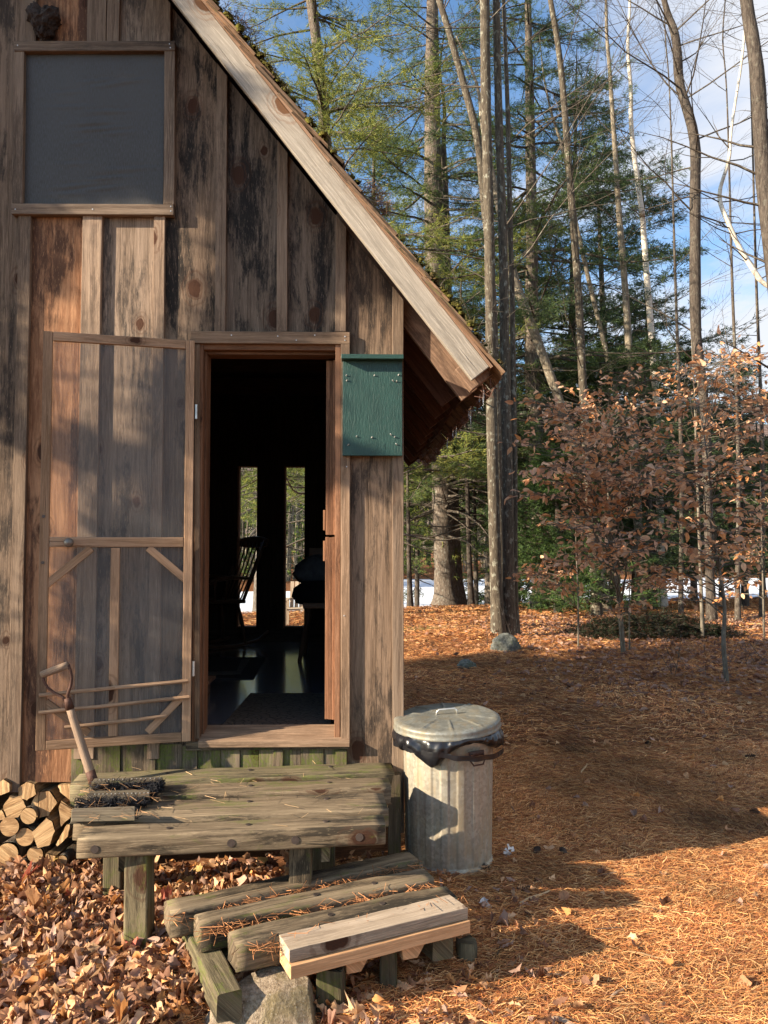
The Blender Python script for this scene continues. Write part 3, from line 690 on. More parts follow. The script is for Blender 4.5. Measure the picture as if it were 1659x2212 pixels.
# moss and needle tufts on the roof edge
P = []; 
for k in range(2600):
    s = random.uniform(-.05, SMAX*.95); c = mnoise.noise(Vector((s*1.7, 3.3, 0)))
    if c+random.uniform(-.1, .35) < .05: continue
    yy = -.33+abs(random.gauss(0, .25)); P.append((rp(s, .052+random.uniform(-.008, .006)+.02*max(0, c), yy), .007+.020*random.random()**2))
V = []; Fc = []
for p, rsz in P:
    n0 = len(V); sq = random.uniform(.5, .8)
    for j, (zz_, rr) in enumerate(((-.5, .6), (0, 1), (.6, .6))):
        for i in range(6):
            a = i*math.pi/3+j*.5; r2 = rsz*rr*random.uniform(.8, 1.25)
            V.append(p+np.array([math.cos(a)*r2, math.sin(a)*r2, zz_*rsz*sq]))
    V.append(p+np.array([0, 0, rsz*sq*.95]))
    for j in range(2):
        for i in range(6):
            Fc.append((n0+j*6+i, n0+j*6+(i+1) % 6, n0+(j+1)*6+(i+1) % 6)); Fc.append((n0+j*6+i, n0+(j+1)*6+(i+1) % 6, n0+(j+1)*6+i))
    for i in range(6): Fc.append((n0+12+i, n0+12+(i+1) % 6, n0+18))
o = tris_obj('moss', V, Fc, M['moss'], cabin, smooth=False)
# pine straw caught on the roof and hanging from the eave
def straw(name, cen, n, ln, wd, parent, mat, colr, flat=.3, spread=.03):
    cen = np.array(cen); idx = rng.integers(0, len(cen), n); c = cen[idx]+rng.normal(0, spread, (n, 3))
    d = rng.normal(0, 1, (n, 3)); d[:, 2] *= flat; d /= np.linalg.norm(d, axis=1)[:, None]
    sdv = np.cross(d, rng.normal(0, 1, (n, 3))); sdv /= np.linalg.norm(sdv, axis=1)[:, None]
    L = ln*rng.uniform(.5, 1.2, n)[:, None]
    V = np.stack([c-d*L/2-sdv*wd/2, c-d*L/2+sdv*wd/2, c+d*L/2+sdv*wd/2, c+d*L/2-sdv*wd/2], 1).reshape(-1, 3)
    tn_ = np.array(colr)*rng.uniform(.5, 1.3, (n, 1)); Fq = np.arange(4*n).reshape(n, 4)
    return tris_obj(name, V, Fq, mat, parent, tone=tn_)
mo = [p+np.array((0, 0, rsz*.5)) for p, rsz in P]; straw('moss_tufts', mo, 9000, .030, .0035, cabin, M['needle'], (.12, .105, .035), 1.3, .012)
cs = []
for s in np.arange(.1, SMAX*.9, .05):
    if mnoise.noise(Vector((s*1.3, 8.1, 0))) > .05: cs.append(rp(s, .06, -.2))
cs += [rp(s_, .09, -.25) for s_ in (.95, 1.0, 1.05, 1.1, 2.1, 2.2)]*4
straw('pine_straw', cs, 1500, .07, .0022, cabin, M['litter'], (.18, .11, .07))
cs = [rp(-.05, -.01+.03*math.sin(q*37), q)+np.array((0, 0, -.02)) for q in np.arange(-.25, YB, .05)]
straw('eave_litter', cs, 450, .045, .0035, cabin, M['litter'], (.11, .055, .04), 1.2, .022)
# icicles
for yq, l in ((.05, .10), (.18, .07), (.55, .13), (.62, .08), (1.3, .10), (1.5, .07), (1.9, .11)):
    p = rp(-.05, -.01, yq); m = MB(); m.tube([p, p-np.array([0, 0, l*.5]), p-np.array([0, 0, l])], [.006, .004, .0008], 6)
    m.build('icicle', M['ice'], cabin, smooth=True)
# nails (small bright heads) on the window and door trim
m = MB()
for (px, py, yv) in ((38, 98, -.046), (366, 95, -.046), (368, 103, -.046), (33, 452, -.046), (369, 446, -.046), (369, 456, -.046), (200, 452, -.046), (745, 727, -.033), (745, 735, -.033), (500, 724, -.033), (600, 726, -.033), (680, 724, -.033), (640, 735, -.033), (743, 1330, -.031), (749, 1008, -.031)):
    p = onY(px, py, yv); m.tube([p, p-np.array([0, .0015, 0])], .0035, 8)
m.build('nail_heads', M['nail'], cabin)

# ================================================================ things on the wall
bh = thing('bat_box', 'dark green painted plywood box nailed to the wall right of the door', 'bat box', tuple(onY(805, 985, -.03)))
m = MB(); q0 = onY(740, 984, -.062); q1 = onY(869, 780, -.062)
m.abox(q0[0], q1[0], -.062, -.034, q0[2], q1[2], (0, 0, 1)); m.build('front_panel', M['green'], bh, bevel=.002)
r0 = onY(737, 780, -.115); r1 = onY(872, 769, -.115)
m = MB(); m.abox(r0[0], r1[0], -.112, -.034, q1[2]+.0005, q1[2]+.024, (1, 0, 0)); m.build('top_ledge', M['green'], bh, bevel=.002)
m = MB()
for (px, py) in ((748, 812), (860, 811), (748, 823), (850, 824), (857, 825), (751, 962), (857, 961), (770, 944), (802, 946), (845, 940), (852, 945), (808, 812)):
    p = onY(px, py, -.063); a = random.uniform(-1, 1); m.tube([p, p+np.array([.008*a, -.007, .006])], .0028, 6)
m.build('screws', M['nail'], bh)
# mud nest above the window
nest = MB(); c = onY(95, 50, -.035); vs = []; fs = []
nu, nv = 36, 26
for j in range(nv+1):
    for i in range(nu):
        ph = math.pi*j/nv; t2 = 2*math.pi*i/nu
        d = np.array([math.sin(ph)*math.cos(t2), -math.sin(ph)*math.sin(t2), math.cos(ph)])
        sx_ = .052*(1+.25*math.cos(ph)); r = 1+.25*mnoise.noise(Vector(d*3))+.12*mnoise.noise(Vector(d*11))
        if d[2] > 0: r *= 1+.35*abs(d[0])-.28*(1-abs(d[0]))
        vs.append(c+np.array([d[0]*sx_*r*1.25, min(d[1]*.07*r, .046), d[2]*.095*r]))
for j in range(nv):
    for i in range(nu): fs.append((j*nu+i, (j+1)*nu+i, (j+1)*nu+(i+1) % nu, j*nu+(i+1) % nu))
nest.add(vs, fs); o = nest.build('insect_nest', M['nest'], None); tag(o, 'dark crumbly mud nest stuck on the wall above the screened window', 'nest')

# ================================================================ upper deck step
ZD = .555
def topc(pL, pR, z): return onZ(pL[0], pL[1], z), onZ(pR[0], pR[1], z)
deck = thing('wooden_deck', 'low mossy timber deck below the open door, boot scraper on its left end', 'deck', (-.62, -.5, 0.05))
# back edges of the four beams (top back corner), pixels
edges = [((172, 1670), (840, 1643)), ((182, 1701), (836, 1677)), ((190, 1733), (827, 1711)), ((186, 1784), (825, 1757))]
fl = [onZ(*e[0], ZD) for e in edges]; fr_ = [onZ(*e[1], ZD) for e in edges]
HB = .085
ta = [1.0, .95, 1.0, 1.02]
for i in range(4):
    a, b = fl[i], fr_[i]; T = (b-a)/np.linalg.norm(b-a); pn = np.array([T[1], -T[0], 0])   # towards viewer
    nxt = (fl[i+1] if i < 3 else None)
    wid = (np.dot(fl[i+1]-a, pn)-.058) if i < 3 else .135
    wid2 = (np.dot(fr_[i+1]-b, pn)-.058) if i < 3 else .135
    wd = (wid+wid2)/2
    m = MB(); m.beam(a+pn*wid/2-np.array([0, 0, HB/2]), b+pn*wid2/2-np.array([0, 0, HB/2]), wd, HB, seg=26, rnd=.17, jit=.0025, tone=tn(ta[i]))
    o = m.build('beam', M['deckmoss' if i == 0 else 'deck'], deck, smooth=True)
    if i == 0: tag(o, 'rearmost beam, thick with green algae')
    if i == 3: tag(o, 'front beam with round bolt holes in its face')
T = (fr_[3]-fl[3]); Ld = np.linalg.norm(T); T /= Ld; pn = np.array([T[1], -T[0], 0])
m = MB()
for px in (211, 492, 628, 767):
    m = MB(); f = (px-175)/(825-175); p = fl[3]+T*Ld*f+pn*.1365-np.array([0, 0, HB*.52]); m.tube([p-pn*.004, p+pn*.0015], .016, 14); m.build('bolt', M['bolt'], deck)
for i in range(4):
    for f in (.28, .54, .80):
        p = fl[i]*(1-f)+fr_[i]*f+pn*.07+np.array([0, 0, .001]); m = MB(); m.tube([p-np.array([0, 0, .006]), p+np.array([0, 0, .003])], .011, 10); m.build('bolt', M['bolt'], deck)
def post(px0, px1, pyb, Y, ztop, zbot, dpt, mat, tone_=1.0, name='post', par=None, lab=None):
    a = onY(px0, 1850, Y); b = onY(px1, 1850, Y); m = MB()
    m.beam(((a[0]+b[0])/2, Y+dpt/2, zbot), ((a[0]+b[0])/2, Y+dpt/2, ztop), b[0]-a[0], dpt, up=(0, 1, 0), seg=8, rnd=.08, jit=.003, tone=tn(tone_))
    o = m.build(name, M[mat], par); 
    if lab: tag(o, lab)
    return o
zt_ = ZD-HB+.002
yf = fl[3][1]-.10
post(268, 320, 1970, yf+.02, zt_, -.02, .11, 'deckmoss', 1.0, par=deck, lab='front left post, wet and green')
post(222, 262, 1880, -.35, zt_, -.02, .10, 'deckmoss', .8, par=deck)
post(624, 672, 1870, yf+.14, zt_, -.02, .10, 'deck', .8, par=deck)
post(675, 722, 1860, -.40, zt_, -.02, .10, 'deckmoss', .7, par=deck)
post(838, 866, 1800, -.16, ZD-.02, -.02, .07, 'deck', .45, par=deck)
# joists
m = MB(); 
for (fx, ya) in ((.13, 0), (.80, 0)):
    a = fl[0]*(1-fx)+fr_[0]*fx; b = fl[3]*(1-fx)+fr_[3]*fx+pn*.04; a = a.copy(); a[2] = b[2] = ZD-HB-.046
    m = MB(); m.beam(a, b, .04, .088, seg=4, rnd=.1); m.build('joist', M['deck'], deck)
# bent metal strap visible under the deck left
# ---- boot scraper
bs = thing('boot_scraper', 'wooden boot scraper with black bristles lying on the left end of the deck', 'boot scraper', tuple(onZ(250, 1740, ZD)))
Zs = ZD+.045
def slat(p0, p1, p2, p3, z, thk, mat='brushwood', nm='slat', t=1.0):
    q = [onZ(*p, z) for p in (p0, p1, p2, p3)]; vs = [(a[0], a[1], z-thk) for a in q]+[(a[0], a[1], z) for a in q]
    mm = MB(); mm.add(vs, [(0, 3, 2, 1), (4, 5, 6, 7), (0, 1, 5, 4), (1, 2, 6, 5), (2, 3, 7, 6), (3, 0, 4, 7)], q[1]-q[0], tn(t)); return mm.build(nm, M[mat], bs, bevel=.003)
slat((196, 1692), (346, 1687), (345, 1678), (204, 1681), Zs, .030)
slat((188, 1723), (323, 1719), (325, 1705), (192, 1708), Zs, .030)
slat((154, 1752), (292, 1749), (292, 1741), (156, 1746), Zs+.015, .045, t=1.5)
slat((152, 1775), (286, 1771), (287, 1764), (154, 1766), ZD+.012, .010, t=.8)
cs = []
for (a, b) in (((200, 1699), (338, 1697)), ((170, 1735), (315, 1731)), ((170, 1742), (300, 1738)), ((205, 1704), (330, 1702)), ((322, 1722), (348, 1690)), ((160, 1760), (290, 1758))):
    for k in range(40):
        f = random.random(); p = onZ(a[0]+(b[0]-a[0])*f, a[1]+(b[1]-a[1])*f, ZD+.025); cs.append(p)
straw('bristles', cs, 5200, .035, .0028, bs, M['bristle'], (1, 1, 1), 1.0, .010)
m = MB()
for (a, b) in (((215, 1685), (345, 1681)), ((205, 1716), (320, 1713))):
    for k in range(14):
        f = k/13; p = onZ(a[0]+(b[0]-a[0])*f, a[1]+(b[1]-a[1])*f, Zs+.001); m.tube([p, p+np.array([0, 0, .002])], .003, 6)
m.build('tacks', M['nail'], bs)
straw('needle_debris', [onZ(random.uniform(180, 345), random.uniform(1690, 1765), ZD+.05) for _ in range(60)], 120, .06, .0016, bs, M['litter'], (.32, .18, .09), .25, .015)
# ---- old D-handled tool shaft leaning on the screen door
th_ = thing('tool_handle', 'old D-handled wooden tool shaft leaning against the screen door', 'tool handle', tuple(onZ(200, 1690, ZD)))
pb = onZ(203, 1692, ZD+.004); pt = onY(151, 1530, -.262)
m = MB(); pts = [pb+(pt-pb)*k/8 for k in range(9)]; m.tube(pts, [.021, .0215, .0215, .021, .0205, .020, .0195, .019, .0185], 14, jit=.05, tone=tn(.95)); m.build('shaft', M['handle'], th_, smooth=True)
m = MB(); m.tube([pb+(pt-pb)*-.005, pb+(pt-pb)*.16], [.0222, .0225], 14, tone=tn(.35)); m.build('shaft_end', M['rustiron'], th_, smooth=True)
yk = -.275
def tk(px, py): return onY(px, py, yk)
m = MB(); m.tube([pt, tk(148, 1518), tk(145, 1508)], [.021, .019, .015], 12)
m.tube([tk(147, 1516), tk(146, 1500), tk(152, 1483), tk(155, 1465), tk(152, 1448), tk(147, 1437)], [.010, .008, .0075, .007, .007, .010], 8)
m.tube([tk(145, 1517), tk(135, 1506), tk(118, 1497), tk(103, 1486), tk(95, 1472), tk(92, 1456)], [.010, .008, .0075, .007, .007, .010], 8)
m.build('fork', M['rustiron'], th_, smooth=True)
m = MB(); m.tube([tk(90, 1458), tk(105, 1452), tk(130, 1443), tk(147, 1436)], [.0175, .0185, .0185, .0175], 14); m.build('grip', M['handle'], th_, smooth=True)

# ================================================================ lower step
ZL = .30
low = thing('timber_step', 'low askew step of three bolted mossy timbers in front of the deck', 'step', (-.3, -1.0, 0.0))
L3 = [((356, 1942), (877, 1836), 'deck'), ((421, 1968), (912, 1874), 'deck'), ((493, 2007), (957, 1908), 'deck')]
tops = []
for i, (pa, pb2, mt) in enumerate(L3):
    a, b = onZ(*pa, ZL), onZ(*pb2, ZL); T = (b-a)/np.linalg.norm(b-a); pn2 = np.array([T[1], -T[0], 0]); tops.append((a, b, T, pn2))
    wd = .125; hb = .105
    m = MB(); m.beam(a+pn2*wd/2-np.array([0, 0, hb/2]), b+pn2*wd/2-np.array([0, 0, hb/2]), wd, hb, seg=24, rnd=.17, jit=.004, tone=tn(.95-.05*i)); o = m.build('timber', M[mt], low, smooth=True)
m = MB()
for i, fs_ in ((0, (.50, .72)), (1, (.48, .74)), (2, (.42, .66))):
    a, b, T, pn2 = tops[i]
    for f in fs_: p = a*(1-f)+b*f+pn2*.06+np.array([0, 0, .0]); m = MB(); m.tube([p-np.array([0, 0, .006]), p+np.array([0, 0, .004])], .012, 10); m.build('bolt', M['bolt'], low)
a, b, T, pn2 = tops[1]; p = a*.86+b*.14+pn2*.127-np.array([0, 0, .045]); m = MB(); m.tube([p-pn2*.006, p+pn2*.001], .018, 12); m.build('bolt', M['bolt'], low)
# bearers under the step
a = tops[0][0]; T, pn2 = tops[0][2], tops[0][3]
for f, t in ((.10, .9), (.86, .8)):
    c0 = a+T*1.1*f; c0 = np.array([c0[0], c0[1], ZL-.105-.05]); m = MB(); m.beam(c0+pn2*.02, c0+pn2*.55, .09, .098, seg=5, rnd=.1, tone=tn(t)); m.build('bearer', M['deckmoss'], low)
zg = -.03
def blk(px0, px1, Yv, dpt, mat, t, zt2, name='post'):
    a = onY(px0, 2100, Yv); b = onY(px1, 2100, Yv); m = MB()
    m.beam(((a[0]+b[0])/2, Yv+dpt/2, -.06), ((a[0]+b[0])/2, Yv+dpt/2, zt2), b[0]-a[0], dpt, up=(0, 1, 0), seg=5, rnd=.12, jit=.006, tone=tn(t)); return m.build(name, M[mat], low)
blk(683, 744, -1.30, .12, 'deckmoss', .5, .198); blk(820, 858, -1.16, .10, 'deckmoss', .55, .200); blk(400, 424, -1.0, .05, 'deckmoss', .7, .18)
# green slanting kerb timber left of the stone
m = MB(); a = onZ(452, 2020, .085); b = onZ(540, 2110, .085); m.add([tuple(onZ(447, 2036, .17)), tuple(onZ(505, 2068, .17)), tuple(onZ(478, 2104, .07)), tuple(onZ(446, 2082, .07)), tuple(onZ(470, 2018, .17)), tuple(onZ(575, 2060, .17)), tuple(onZ(560, 2120, .05)), tuple(onZ(470, 2085, .05))], [(0, 3, 2, 1), (4, 5, 6, 7), (0, 1, 5, 4), (1, 2, 6, 5), (2, 3, 7, 6), (3, 0, 4, 7)], (0, 0, 1), tn(1.1))
m.build('cheek_board', M['deckmoss'], low, bevel=.006)
# loose boards on front of the step
def plank(name, label, pts, z, thk, mat, t=1.0, gp='loose boards stacked on the timber step'):
    q = [onZ(*p, z) for p in pts]; vs = [(a[0], a[1], z-thk) for a in q]+[(a[0], a[1], z) for a in q]
    mm = MB(); c = sum(q)/4
    n = 10; V = []
    A, B, C_, D_ = q     # front-left, front-right, back-right, back-left
    for i in range(n+1):
        f = i/n; wv = .0015*mnoise.noise(Vector((f*6, z*40, 0)))
        for (p0, p1, zz_) in ((A, B, z-thk), (A, B, z), (D_, C_, z), (D_, C_, z-thk)):
            p = p0*(1-f)+p1*f; V.append((p[0], p[1]+wv, zz_+wv*2))
    fs = []
    for i in range(n):
        for k in range(4): fs.append((i*4+k, (i+1)*4+k, (i+1)*4+(k+1) % 4, i*4+(k+1) % 4))
    fs.append((0, 1, 2, 3)); fs.append((n*4+3, n*4+2, n*4+1, n*4))
    mm.add(V, fs, B-A, tn(t)); o = mm.build(name, M[mat], None, bevel=.002)
    for v in o.data.vertices: v.co -= Vector((c[0], c[1], z-thk))
    o.location = (c[0], c[1], z-thk); return tag(o, label, 'board', gp)
zt1 = ZL-.0; tk_ = .043
plank('board', 'weathered grey board on top, at the front edge of the timber step', ((625, 2053), (1011, 1960), (971, 1932), (603, 2019)), zt1, tk_, 'lumber', .95)
def shift(p, dz=tk_): # same plan position one board lower
    q = onZ(*p, zt1); return q
q = [onZ(*p, zt1) for p in ((628, 2059), (1016, 1963), (974, 1935), (604, 2022))]
def unpx(P_):
    v = P_-CAM; x = np.dot(v, RT); y_ = np.dot(v, UP); z_ = np.dot(v, FW); return (829.5+F*x/z_, 1106-F*y_/z_)
zt2 = zt1-tk_-.002
plank('board', 'fresh orange-tan board lying directly under the grey board', [unpx(np.array([p[0], p[1], zt2])) for p in q], zt2, .045, 'fresh', 1.05)
cb = (q[0]+q[1])/2
zt3 = zt2-.047
for (pxa, pxb, py, lab) in ((746, 800, 2072, 'left tan wood offcut wedged under the fresh board'), (868, 921, 2043, 'right tan wood offcut wedged under the fresh board')):
    a = onZ(pxa, py, zt3); b = onZ(pxb, py-10, zt3); T = (b-a); L = np.linalg.norm(T); T /= L; pq = np.array([-T[1], T[0], 0])
    m = MB(); lo = .055; m.add([a-T*0, b, b-T*.035-np.array([0, 0, lo]), a+T*0.005-np.array([0, 0, lo]), a+pq*.2, b+pq*.2, b+pq*.2-T*.035-np.array([0, 0, lo]), a+pq*.2-np.array([0, 0, lo])], [(3, 2, 1, 0), (4, 5, 6, 7), (0, 1, 5, 4), (1, 2, 6, 5), (2, 3, 7, 6), (3, 0, 4, 7)], pq, tn(1))
    o = m.build('wood_offcut', M['fresh'], None, bevel=.002); tag(o, lab, 'wood offcut', 'offcuts under the boards')
# stone
def rock(name, label, c, r, mat, sd_, sq=(1, 1, 1), facet=.0, poly=None, cat='stone', group=None, rough=.35):
    bm = bmesh.new(); bmesh.ops.create_icosphere(bm, subdivisions=5, radius=1)
    for v in bm.verts:
        d = v.co.copy(); f = 1+rough*mnoise.noise(d*1.3+Vector((sd_, 0, 0)))+.10*mnoise.noise(d*4+Vector((0, sd_, 0)))+.03*mnoise.noise(d*14)
        v.co = Vector((d.x*sq[0], d.y*sq[1], d.z*sq[2]))*f*r
        if facet:
            for nx_, ny_, nz_, lim in facet:
                n_ = Vector((nx_, ny_, nz_)).normalized(); ex = v.co.dot(n_)-lim
                if ex > 0: v.co -= n_*ex*.94
    me = bpy.data.meshes.new(name); bm.to_mesh(me); bm.free(); me.materials.append(mat); me.polygons.foreach_set('use_smooth', [True]*len(me.polygons))
    o = link(name, me); o.location = c
    return tag(o, label, cat, group)
def hull_stone(name, label, pts, mat, cat, cuts_=5, amp=.006):
    bm = bmesh.new()
    for p in pts: bm.verts.new(p)
    r_ = bmesh.ops.convex_hull(bm, input=bm.verts); bmesh.ops.triangulate(bm, faces=bm.faces)
    bmesh.ops.subdivide_edges(bm, edges=bm.edges, cuts=cuts_, use_grid_fill=True)
    bmesh.ops.recalc_face_normals(bm, faces=bm.faces); c = sum((v.co for v in bm.verts), Vector())/len(bm.verts)
    for v in bm.verts: v.co += (v.co-c).normalized()*(amp*mnoise.noise(v.co*9)+amp*.5*mnoise.noise(v.co*28)); 
    for v in bm.verts: v.co -= c
    me = bpy.data.meshes.new(name); bm.to_mesh(me); bm.free(); me.materials.append(mat); o = link(name, me); o.location = c; m_ = o.modifiers.new('bevel', 'BEVEL'); m_.width = .004; m_.segments = 2
    return tag(o, label, cat)
tp = [onZ(*p, z) for p, z in (((543, 2100), .165), ((579, 2086), .18), ((640, 2086), .18), ((668, 2112), .165), ((668, 2138), .15), ((600, 2146), .16), ((515, 2150), .15), ((466, 2160), .13))]
bt = [onZ(*p, -.02) for p in ((428, 2290), (560, 2300), (690, 2280), (694, 2200), (650, 2140), (500, 2160), (425, 2230))]
hull_stone('stone', 'angular granite block propping the front left of the step', [tuple(p) for p in tp+bt], M['stone'], 'stone')
c = onZ(1005, 2085, 0); 
m = MB(); m.beam((c[0], c[1]+.0, -.05), (c[0]+.005, c[1]+.02, .075), .09, .09, up=(0, 1, 0), seg=5, rnd=.25, jit=.02, tone=tn(.8)); o = m.build('mossy_block', M['deckmoss'], None, smooth=True); tag(o, 'short mossy wood block set in the needles at the right end of the step', 'wood block')

# ================================================================ trash can
canx, cany = onY(968, 1700, -.06)[0], -.06
can = thing('trash_can', 'round galvanised steel trash can standing at the cabin corner', 'trash can', (canx, cany, .075))
Hc = .685; R0, R1 = .222, .243
m = MB(); nseg = 288; rings = [(0, R0, 0), (.008, R0+.004, 0), (.03, R0+.004, 0), (.034, R0-.003, 0), (.045, R0-.002, .2), (.06, R0, 1)]
rings += [(.06+(Hc-.14)*k/16, R0+(R1-.012-R0)*k/16, 1) for k in range(1, 17)]+[(Hc-.065, R1-.008, .3), (Hc-.05, R1-.004, 0), (Hc, R1, 0), (Hc, R1-.012, 0)]
vs = []; fs = []; NR = 17
for (z, r, k) in rings:
    for i in range(nseg):
        t2 = 2*math.pi*i/nseg; ph = (t2*NR/(2*math.pi)) % 1.0
        # wide flat panels alternating with shallow recesses
        rib = .0 if ph < .5 else -.006; e = min(abs(ph-.0), abs(ph-.5), abs(ph-1)); rib = -.0050*(1/(1+math.exp(-(math.sin(2*math.pi*(ph+.5)))*14)))
        dent = -.006*max(0, mnoise.noise(Vector((math.cos(t2)*1.6, math.sin(t2)*1.6, z*4+5))))
        rr = r+rib*k+dent; vs.append((canx+rr*math.cos(t2), cany+rr*math.sin(t2), .075+z))
for j in range(len(rings)-1):
    for i in range(nseg): fs.append((j*nseg+i, j*nseg+(i+1) % nseg, (j+1)*nseg+(i+1) % nseg, (j+1)*nseg+i))
fs.append(tuple(range(nseg))[::-1])
m.add(vs, fs, (0, 0, 1)); o = m.build('body', M['galv'], can, smooth=True)
# side handle
hp = math.atan2(-.88, .48)
hc = np.array([canx+(R1+.0)*math.cos(hp), cany+(R1+.0)*math.sin(hp), .075+Hc-.085]); tg = np.array([-math.sin(hp), math.cos(hp), 0]); ou = np.array([math.cos(hp), math.sin(hp), 0])
m = MB(); pts = [hc-tg*.038, hc-tg*.045+ou*.012-np.array([0, 0, .028]), hc-tg*.028+ou*.018-np.array([0, 0, .052]), hc+tg*.028+ou*.018-np.array([0, 0, .052]), hc+tg*.045+ou*.012-np.array([0, 0, .028]), hc+tg*.038]
m.tube(pts, .0042, 8); m.box(hc+ou*.001, tg*.045, (0, 0, .012), ou*.003); m.build('side_handle', M['rustiron'], can, smooth=True)
# lid (tilted slightly)
lid = link('lid', None, can)
tl = Matrix.Rotation(R(-2.5), 3, 'Y')@Matrix.Rotation(R(3.0), 3, 'X')
RL = .274; lc = np.array([canx-.004, cany-.0, .075+Hc+.002])
rg = [(.0, RL+.003, 1), (.004, RL+.005, 0), (.010, RL+.002, 0), (.024, RL, 1), (.032, RL+.002, 1), (.040, RL-.001, 1), (.046, RL-.012, 0), (.050, RL-.03, 0), (.047, RL-.045, 0), (.053, RL*.70, 0), (.055, RL*.55, 0), (.053, RL*.53, 0), (.060, RL*.38, 0), (.058, RL*.36, 0), (.062, RL*.15, 0), (.062, .001, 0)]
vs = []; fs = []; ns = 240
for (z, r, k) in rg:
    for i in range(ns):
        t2 = 2*math.pi*i/ns; rr = r
        if .022 < z < .042: rr += .0025*math.sin(t2*120)*(1 if z in (.032,) else .0)
        spoke = abs(((t2*10/(2*math.pi)) % 1.0)-.5)*2; up_ = 0
        if RL*.38 < r < RL-.02: up_ = .006*max(0, 1-spoke*r/RL*9)
        dz = .004*mnoise.noise(Vector((math.cos(t2)*r*9, math.sin(t2)*r*9, 1)))
        v = tl@Vector((rr*math.cos(t2), rr*math.sin(t2), z+up_+dz)); vs.append(lc+np.array(v))
for j in range(len(rg)-1):
    for i in range(ns): fs.append((j*ns+i, j*ns+(i+1) % ns, (j+1)*ns+(i+1) % ns, (j+1)*ns+i))
m = MB(); m.add(vs, fs, (0, 0, 1)); o = m.build('lid_shell', M['lid'], lid, smooth=True)
def lpt(x, y_, z): return lc+np.array(tl@Vector((x, y_, z)))
m = MB(); m.tube([lpt(-.055, -.02, .060), lpt(-.052, -.02, .078), lpt(-.042, -.02, .088), lpt(.042, -.005, .088), lpt(.052, -.005, .078), lpt(.055, -.005, .060)], .0048, 8); m.build('lid_handle', M['hinge'], lid, smooth=True)
# black liner folded over the rim
bag = MB(); vs = []; fs = []; ns = 200; nz_ = 26
for j in range(nz_+1):
    f = j/nz_
    for i in range(ns):
        t2 = 2*math.pi*i/ns; cx_, sy_ = math.cos(t2), math.sin(t2)
        hang = .085+.035*mnoise.noise(Vector((cx_*1.4, sy_*1.4, 4)))+.070*math.exp(-((t2-R(248))/.28)**2)+.02*math.exp(-((t2-R(200))/.3)**2)-.03*math.exp(-((t2-R(300))/.5)**2)
        fold = mnoise.noise(Vector((cx_*5, sy_*5, f*1.5)))*.016+mnoise.noise(Vector((cx_*13, sy_*13, f*3+2)))*.007*(.4+f)+.0015*math.sin(t2*31+f*3)
        belly = .014+.026*math.sin(math.pi*min(1, f*1.05))**.8
        r = R1+belly+fold*min(1, f*3)+.006*f
        if f > .97: r -= .01
        vs.append((canx-.003+r*cx_, cany+r*sy_, .075+Hc+.006-f*hang))
for j in range(nz_):
    for i in range(ns): fs.append(((j+1)*ns+i, (j+1)*ns+(i+1) % ns, j*ns+(i+1) % ns, j*ns+i))
bag.add(vs, fs)
# flat drawstring band
vs = []; fs = []
for i in range(120):
    t2 = R(150)+R(215)*i/119; dz = -.070+.018*math.sin((t2-R(150))*1.6)+.012*mnoise.noise(Vector((t2*3, 0, 5))); r = R1+.043+.012*mnoise.noise(Vector((t2*4, 2, 1)))
    for h in (0, -.026): vs.append((canx+r*math.cos(t2), cany+r*math.sin(t2), .075+Hc+dz+h))
for i in range(119): fs.append((i*2, i*2+1, i*2+3, i*2+2))
bag.add(vs, fs); o = bag.build('trash_bag', M['bag'], None, smooth=True)
for v in o.data.vertices: v.co -= Vector((canx, cany, Hc-.035))
o.location = (canx, cany, Hc-.035)
tag(o, 'shiny black plastic bag folded over the rim of the trash can', 'trash bag')

# ================================================================ firewood
logs = [ # crop px (0,3000,700,3500 scale .2279): cx, cy, r, kind, rot
 (262, 380, 88, 's', 10, 'pale rough-cut split log at the top under the wall boards'), (140, 530, 110, 's', 30, 'blocky square split log, upper left above the round ends'), (415, 500, 125, 's', 35, 'wide split log with ribbed face in the second row'),
 (628, 390, 90, 't', 80, 'triangular split log touching the deck edge at the top right'), (275, 620, 80, 'r', 0, 'darker round log half shaded, between the split logs'), (605, 590, 110, 't', 40, 'wedge-shaped split log below the triangular one beside the deck'),
 (95, 722, 97, 'r', 0, 'round log with saw-striped end at the left of the pile'), (243, 820, 90, 'r', 0, 'round log with clean diagonal saw marks in the middle of the pile'), (425, 780, 130, 'w', 15, 'tall orange split log right of the clean round end'),
 (78, 978, 106, 'r', 0, 'largest round log at the bottom left of the pile'), (338, 985, 80, 'r', 0, 'round log with one sunlit corner on the bottom row'), (600, 800, 90, 'b', 50, 'slab of ragged bark lying across the right of the pile'),
 (470, 1030, 60, 't', 60, 'small wedge of split wood next to the bark slab'), (593, 1045, 52, 'r', 0, 'thinnest round log at the bottom right of the pile'), (30, 350, 75, 's', 0, 'split log cut by the photo edge at the top of the pile'),
 (-60, 520, 90, 'r', 0, ''), (-70, 850, 90, 'r', 0, ''), (700, 950, 70, 's', 10, 'dark split log beneath the deck end'), (690, 750, 70, 's', 40, 'dark split log hidden half behind the deck beam'), (190, 1110, 50, 'r', 0, 'low log sunk in leaves under the bottom row'), (840, 480, 90, 's', 0, ''), (0, 620, 60, 't', 10, 'narrow dark wedge at the left edge between two rows')]
M['logbark'] = bark('log_bark', (.06, .045, .035), (.15, .115, .085), .3)
